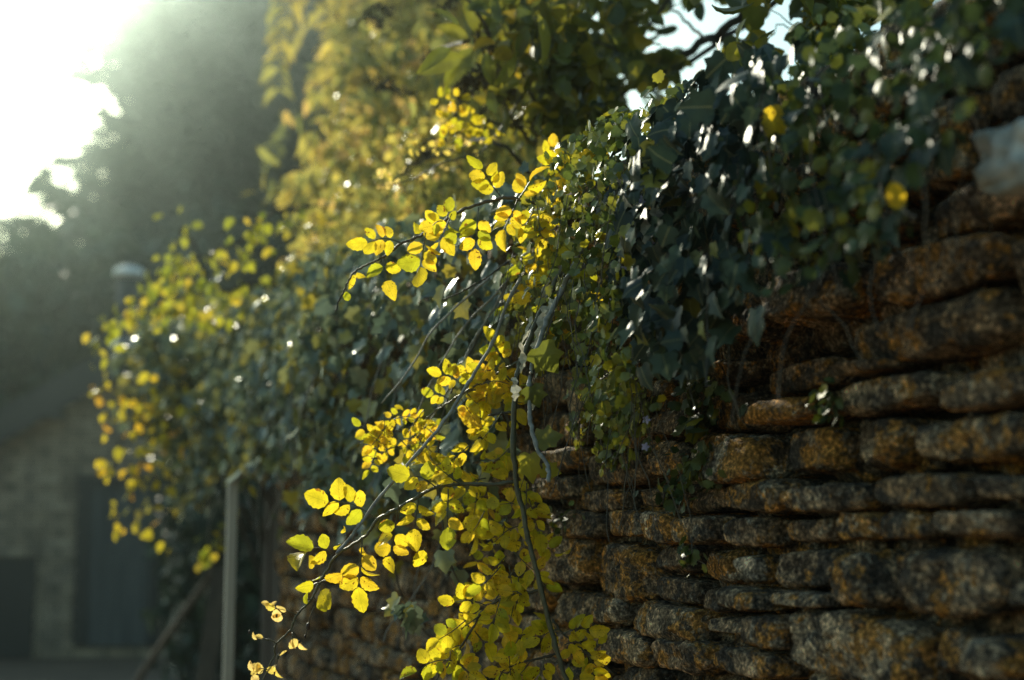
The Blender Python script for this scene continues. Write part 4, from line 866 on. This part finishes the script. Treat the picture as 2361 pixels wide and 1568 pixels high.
# far barn roof line
def barn():
    c = W(-250, 800, 34); rt = empty('far_barn', (c.x, c.y, 0), 'far barn with a level slate ridge under the bright sky', 'barn')
    z = W(0, 592, 34).z; x0, y0 = c.x-9, c.y-1; b = MB(); b.box((x0, y0, 0), (c.x+3.8, y0+7, z-2.6)); b.build('wall', M_hstone, rt)
    b = MB(); e = .4; V = [(x0-e,y0-e,z-2.8),(c.x+4.2,y0-e,z-2.8),(c.x+4.2,y0+7+e,z-2.8),(x0-e,y0+7+e,z-2.8),(x0-e,y0+3.5,z),(c.x+4.2,y0+3.5,z)]
    b.add(V, [(0,1,5,4),(2,3,4,5),(1,2,5),(3,0,4),(0,3,2,1)]); b.build('roof', M_slate, rt)
barn()
# ------------------------------------------------------------------ evergreens
def conifer(base, h, rad, label, nb, seed, name='conifer', low=1.2, size=.30):
    rn = random.Random(seed); rt = empty(name, tuple(base), label, 'tree', 'dark evergreens beyond the wall'); base = Vector(base)
    b = MB(); P = [base+Vector((rn.gauss(0, .04), rn.gauss(0, .04), h*t)) for t in (0, .2, .4, .6, .8, .97)]; b.tube(smooth_path(P, 4), taper(21, rad*.07, .02), 9)
    LP, LY, LZ, LS2 = [], [], [], []
    for i in range(nb):
        t = rn.random()**.85; z = low+(h-low)*t; r = rad*(1-t)**.85*rn.choice((rn.uniform(.7, 1.0), rn.uniform(.8, 1.18)))+.25; a = rn.uniform(0, 6.283)
        d = Vector((math.cos(a), math.sin(a), 0)); st = base+Vector((0, 0, z)); s_ = Vector((-d.y, d.x, 0)); n = max(6, int(r*15)); lift = rn.uniform(.05, .4)
        en = st+d*r+Vector((0, 0, r*lift*.6)); 
        if i % 3 == 0: b.tube([st-Vector((0, 0, .1)), st.lerp(en, .5)+Vector((0, 0, -.05*r)), en], [.05, .03, .008], 5)
        for k in range(n):
            u = (k+rn.random())/n; u = u**.75; p = st+d*r*u+Vector((0, 0, r*lift*u*u*.6-.08*r*math.sin(3.1*u)))
            wd = (1-u)*.33*r+.05
            for m_ in range(3):
                q = p+s_*rn.gauss(0, wd*.6)+Vector((0, 0, rn.gauss(0, .10)-.05)); LP.append(tuple(q))
                v = d*rn.uniform(.6, 1.2)+s_*rn.gauss(0, .6)+Vector((0, 0, rn.uniform(-.6, .35))); LY.append(tuple(v)); LZ.append((rn.gauss(0, .4), rn.gauss(0, .4), 1)); LS2.append(size*rn.uniform(.7, 1.5))
    scatter('crown', NEEDLE, LP, LY, LZ, LS2, M_needle, rt); b.build('trunk', M_bark, rt, True)
def gp(x, d): p = W(x, 1200, d); return (p.x, p.y, 0)
conifer(gp(745, 30), 22, 7.3, 'towering dark conifer with ragged branch tips, half lost in the sunlit haze', 1200, 5, size=.42)
conifer(gp(960, 26), 12.5, 4.2, 'second conifer filling the gap behind the feathery tree', 330, 8)
conifer(gp(100, 25), 7.3-1.5+.6, 2.6, 'small dark evergreen directly above the gable roof slope', 240, 9, name='evergreen', low=.3, size=.22)
bush('laurel', 'dark laurel thicket behind the gable roof and flue', 'shrub', [(W(330,800,21),(2.6,1.6,1.9)), (W(-30,820,22),(2.2,1.6,1.9)), (W(560,760,21),(2.0,1.6,2.0)), (W(150,760,23),(2.0,1.4,1.8))], 9000, SIMPLE, .28, M_ever, 26, tr=.06)
bush('shade_hedge', 'dark yew mass added to fill in the shade beyond the timber post', 'shrub', [(W(560,1250,10.5),(.55,.7,1.5)), (W(620,1100,9.5),(.5,.6,1.1))], 5000, SIMPLE, .12, M_ever, 16, tr=.03)  # hedge added to make the gap behind the post dark

# ------------------------------------------------------------------ hazy air
hb = bpy.data.meshes.new('haze'); H0, H1 = Vector((-112, -112, -1.0)), Vector((112, 112, 18.0))
b = MB(); b.box(tuple(H0), tuple(H1)); 
mh = bpy.data.materials.new('haze'); mh.use_nodes = True; N = mh.node_tree.nodes; N.clear()
out = N.new('ShaderNodeOutputMaterial'); pv = N.new('ShaderNodeVolumePrincipled'); pv.inputs['Density'].default_value = HAZE
pv.inputs['Color'].default_value = (.80, 1.0, .97, 1); pv.inputs['Anisotropy'].default_value = HAZE_G
mh.node_tree.links.new(pv.outputs['Volume'], out.inputs['Volume'])
hz = b.build('haze', mh); tag(hz, kind='stuff')
